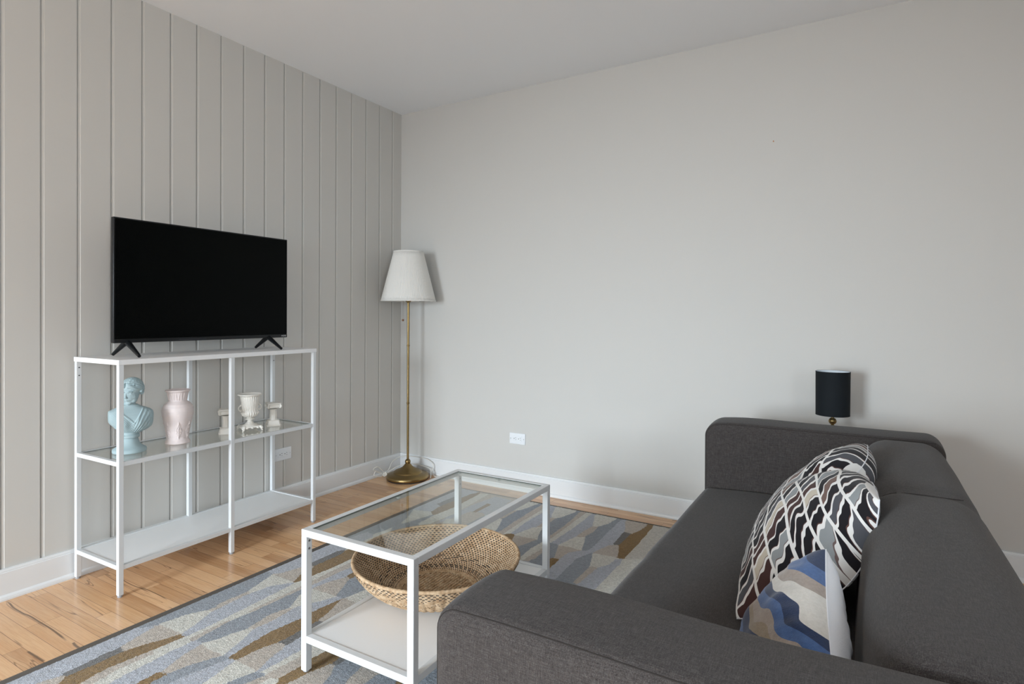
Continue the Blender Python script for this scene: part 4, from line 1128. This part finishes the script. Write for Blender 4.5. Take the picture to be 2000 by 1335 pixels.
# ================================================================== LAMPS
def pleated_shade(parent, r0, z0, r1, z1, npl=96):
    n = npl * 4
    def sh(th, k, r, z): return r + .0010 * math.cos(th * npl)
    P = [(r0 + (r1 - r0) * i / 10, z0 + (z1 - z0) * i / 10) for i in range(11)]
    P2 = [(r - .0025, z) for r, z in P[::-1]]
    o = MB().lathe(P + P2, n=n, mod=sh, closed=True).build('shade', M['pleat'], parent, smooth=True, angle=180)
    for r, z in ((r0, z0), (r1, z1)):
        q = MB().lathe([(r + .0018, z - .004), (r + .0018, z + .004), (r - .0035, z + .004), (r - .0035, z - .004)], n=96, closed=True)
        q.build('trim_band', M['pleat'], o, smooth=True)
    return o
def build_floor_lamp():
    x, y = .2215, -.1735
    t = thing('floor_lamp', 'brass floor lamp with an ivory pleated shade standing in the room corner', 'floor lamp', (x, y, 0))
    base = [(.138, .006), (.1425, .009), (.1435, .016), (.1425, .024), (.1385, .030), (.128, .035), (.114, .040), (.102, .043), (.0985, .044), (.0965, .047), (.0955, .050), (.090, .055), (.078, .061), (.062, .067), (.048, .074), (.036, .082), (.027, .091), (.021, .099), (.0165, .104), (.0150, .106)]
    bo = MB().lathe(base, n=96).build('base', M['brass'], t, smooth=True, angle=50)
    MB().lathe([(.134, 0), (.139, .002), (.139, .007)], n=72).build('base_pad', M['black_rubber'], bo, smooth=True)
    MB().lathe([(.0135, .104), (.0175, .108), (.0192, .115), (.0185, .123), (.0145, .130), (.0085, .134)], n=36).build('collar_ball', M['brass'], bo, smooth=True)
    pl = MB().lathe([(.0080, .130), (.0080, 1.300)], n=24).build('pole', M['brass'], t, smooth=True)
    for z in (.513, .904):
        MB().lathe([(.0082, -.006), (.0105, -.004), (.0105, -.0012), (.0090, 0), (.0105, .0012), (.0105, .004), (.0082, .006)], (0, 0, z), n=24).build('pole_ring', M['brass'], pl, smooth=True)
    MB().lathe([(.0095, 1.195), (.018, 1.203), (.018, 1.215), (.011, 1.222), (.016, 1.290), (.016, 1.325)], n=24).build('socket', M['brass'], t, smooth=True)
    sh = pleated_shade(t, .184, 1.207, .100, 1.537)
    sp = MB()
    for a in (0, 2 * PI / 3, 4 * PI / 3): sp.tube([(.012 * math.cos(a), .012 * math.sin(a), 1.320), (.099 * math.cos(a), .099 * math.sin(a), 1.532)], .0016, 6)
    sp.build('shade_carrier', M['steel'], sh, smooth=True)
    MB().ball((0, 0, 1.362), .030, (1, 1, 1.15), 20, 14).build('bulb', M['white_liner'], t, smooth=True)
    ch = MB().tube([(-.022, -.026, 1.215), (-.024, -.027, 1.15), (-.024, -.027, 1.084)], .0006, 6).build('pull_cord', M['wood_knob'], t, smooth=True)
    MB().ball((-.024, -.027, 1.076), .0075, (1, 1, 1.05), 16, 10).build('pull_knob', M['wood_knob'], ch, smooth=True)
    # white cord, looped and tied beside the base, then rising along the baseboard corner
    def cr(pts, sub=8):
        P = [Vector(p) for p in pts]; out = []
        for i in range(len(P) - 1):
            p0, p1, p2, p3 = P[max(i - 1, 0)], P[i], P[i + 1], P[min(i + 2, len(P) - 1)]
            for j in range(sub):
                u = j / sub; out.append(.5 * ((2 * p1) + (p2 - p0) * u + (2 * p0 - 5 * p1 + 4 * p2 - p3) * u * u + (3 * p1 - p0 - 3 * p2 + p3) * u ** 3))
        out.append(P[-1]); return out
    c = MB()
    c.tube(cr([(.0, .13, .012), (-.09, .115, .02), (-.142, .02, .018), (-.160, -.04, .022), (-.168, -.10, .045), (-.172, -.15, .070), (-.166, -.115, .082), (-.160, -.07, .045), (-.158, -.05, .020), (-.165, .0, .05), (-.180, .05, .085), (-.165, .12, .104), (-.10, .142, .110), (-.02, .145, .112), (.06, .146, .105), (.105, .142, .078), (.110, .130, .035), (.13, .12, .010), (.17, .13, .005), (.30, .140, .005)]), .0026, 8)
    c.tube(cr([(-.150, -.06, .012), (-.168, -.085, .030), (-.174, -.125, .052), (-.168, -.145, .030), (-.160, -.10, .014), (-.150, -.05, .024), (-.120, .03, .060), (-.06, .10, .070), (.02, .135, .060), (.09, .125, .052), (.12, .10, .03), (.140, .07, .008)]), .0026, 8)
    for i in range(3): c.tube(cr([(-.155 + i * .004, -.070, .010), (-.163 + i * .004, -.062, .024), (-.158 + i * .004, -.050, .032), (-.148 + i * .004, -.056, .018), (-.155 + i * .004, -.070, .010)]), .0022, 6)
    c.build('power_cord', M['cord'], t, smooth=True)
build_floor_lamp()

def build_table_lamp():
    sx, sy = 2.75, -.205
    st = thing('side_table', 'small white side table behind the far sofa arm under the black lamp', 'side table', (sx, sy, 0))
    th = .42
    MB().lathe([(.150, 0), (.152, .003), (.152, .015), (.150, .018)], (0, 0, th - .018), n=56).build('top', M['board_white'], st, smooth=True)
    for a in (PI / 4, 3 * PI / 4, 5 * PI / 4, 7 * PI / 4):
        MB().tube([(.12 * math.cos(a), .12 * math.sin(a), 0), (.10 * math.cos(a), .10 * math.sin(a), th - .018)], [.009, .012], 12).build('leg', M['steel'], st, smooth=True)
    t = thing('table_lamp', 'small table lamp with a black drum shade and brass stem behind the far sofa arm', 'table lamp', (sx, sy, th), math.radians(10))
    MB().lathe([(.050, 0), (.052, .003), (.050, .009), (.012, .013), (.0085, .02), (.0085, .14)], n=48).build('base', M['brass'], t, smooth=True, angle=50)
    MB().lathe([(.0065, .13), (.0065, .30)], n=20).build('stem', M['brass'], t, smooth=True)
    for z in (.155, .188, .221): MB().ball((0, 0, z), .0165, (1, 1, .95), 24, 14).build('stem_ball', M['brass'], t, smooth=True)
    z0, z1 = .668 - th, .866 - th; r0, r1 = .0690, .0700
    s = MB().lathe([(r0, z0), (r0 + .0006, z0 + .0015), (r0, z0 + .004), (r1, z1 - .004), (r1 + .0006, z1 - .0015), (r1, z1), (r1 - .0012, z1), (r0 - .0012, z0)], n=64, closed=True)
    o = s.build('shade', M['black_shade'], t, smooth=True, angle=60)
    tag(MB().lathe([(r0 - .0014, z0 + .001), (r1 - .0014, z1 - .0008), (r1 - .0022, z1 - .0008), (r0 - .0022, z0 + .001)], n=64, closed=True).build('shade_liner', M['white_liner'], o, smooth=True, angle=60), 'white lining of the black shade')
    c = MB()
    for a in (0, 2 * PI / 3, 4 * PI / 3): c.tube([(.010 * math.cos(a), .010 * math.sin(a), z0 + .03), (.067 * math.cos(a), .067 * math.sin(a), z0 + .012)], .0013, 6)
    c.build('shade_carrier', M['steel'], o, smooth=True)
    MB().lathe([(.013, z0 + .015), (.013, z0 + .06)], n=20).build('socket', M['white_liner'], t, smooth=True)
    MB().ball((0, 0, z0 + .085), .022, (1, 1, 1.2), 18, 12).build('bulb', M['white_liner'], t, smooth=True)
build_table_lamp()

# ================================================================== OUTLETS, NAIL
def build_outlet(loc, rz, label):
    # plate lies in local XZ, facing -Y
    t = thing('wall_outlet', label, 'outlet', loc, rz)
    MB().rbox((-.0575, -.0055, -.035), (.0575, 0, .035), (.003, .003, .003), 3, 2).build('cover_plate', M['plastic_white'], t, smooth=True)
    i = MB().rbox((-.034, -.0075, -.0168), (.034, -.004, .0168), (.0015, .0012, .0015), 2, 2).build('receptacle_insert', M['plastic_white'], t, smooth=True)
    s = MB()
    for cx in (-.0165, .0165):
        s.box((cx + .0035, -.0078, .0045), (cx + .0105, -.0070, .0065)); s.box((cx + .0045, -.0078, -.0065), (cx + .0105, -.0070, -.0048))
        b0 = len(s.v); s.lathe([(.0026, 0), (.0026, .0008)], n=14)
        for q in range(b0, len(s.v)): vx, vy, vz = s.v[q]; s.v[q] = (cx - .0055 + vx, -.0078 + vz, vy)
    s.build('slots', M['slot'], i)
    for cx in (-.0475, .0475):
        g = MB(); b0 = 0; g.lathe([(.0028, 0), (.0028, .0006)], n=12)
        for q in range(len(g.v)): vx, vy, vz = g.v[q]; g.v[q] = (cx + vx, -.0060 + vz, vy)
        g.build('plate_screw', M['rubber'], t)
build_outlet((.983, 0, .3265), 0, 'white outlet on the plain wall to the right of the floor lamp')
build_outlet((0, -1.005, .3075), math.radians(90), 'white outlet on the boarded wall behind the shelf unit')
n_ = MB().lathe([(.0022, 0), (.0022, .006), (.003, .0065), (.003, .0075), (0, .008)], n=12)
for q in range(len(n_.v)): vx, vy, vz = n_.v[q]; n_.v[q] = (vx, -vz, vy)
M['copper'] = mat('copper_nail', (.40, .16, .06), .4, .6)
tag(n_.build('nail', M['copper'], smooth=True, loc=(2.472, 0, 1.997)), 'tiny copper coloured nail high on the plain wall', 'nail')
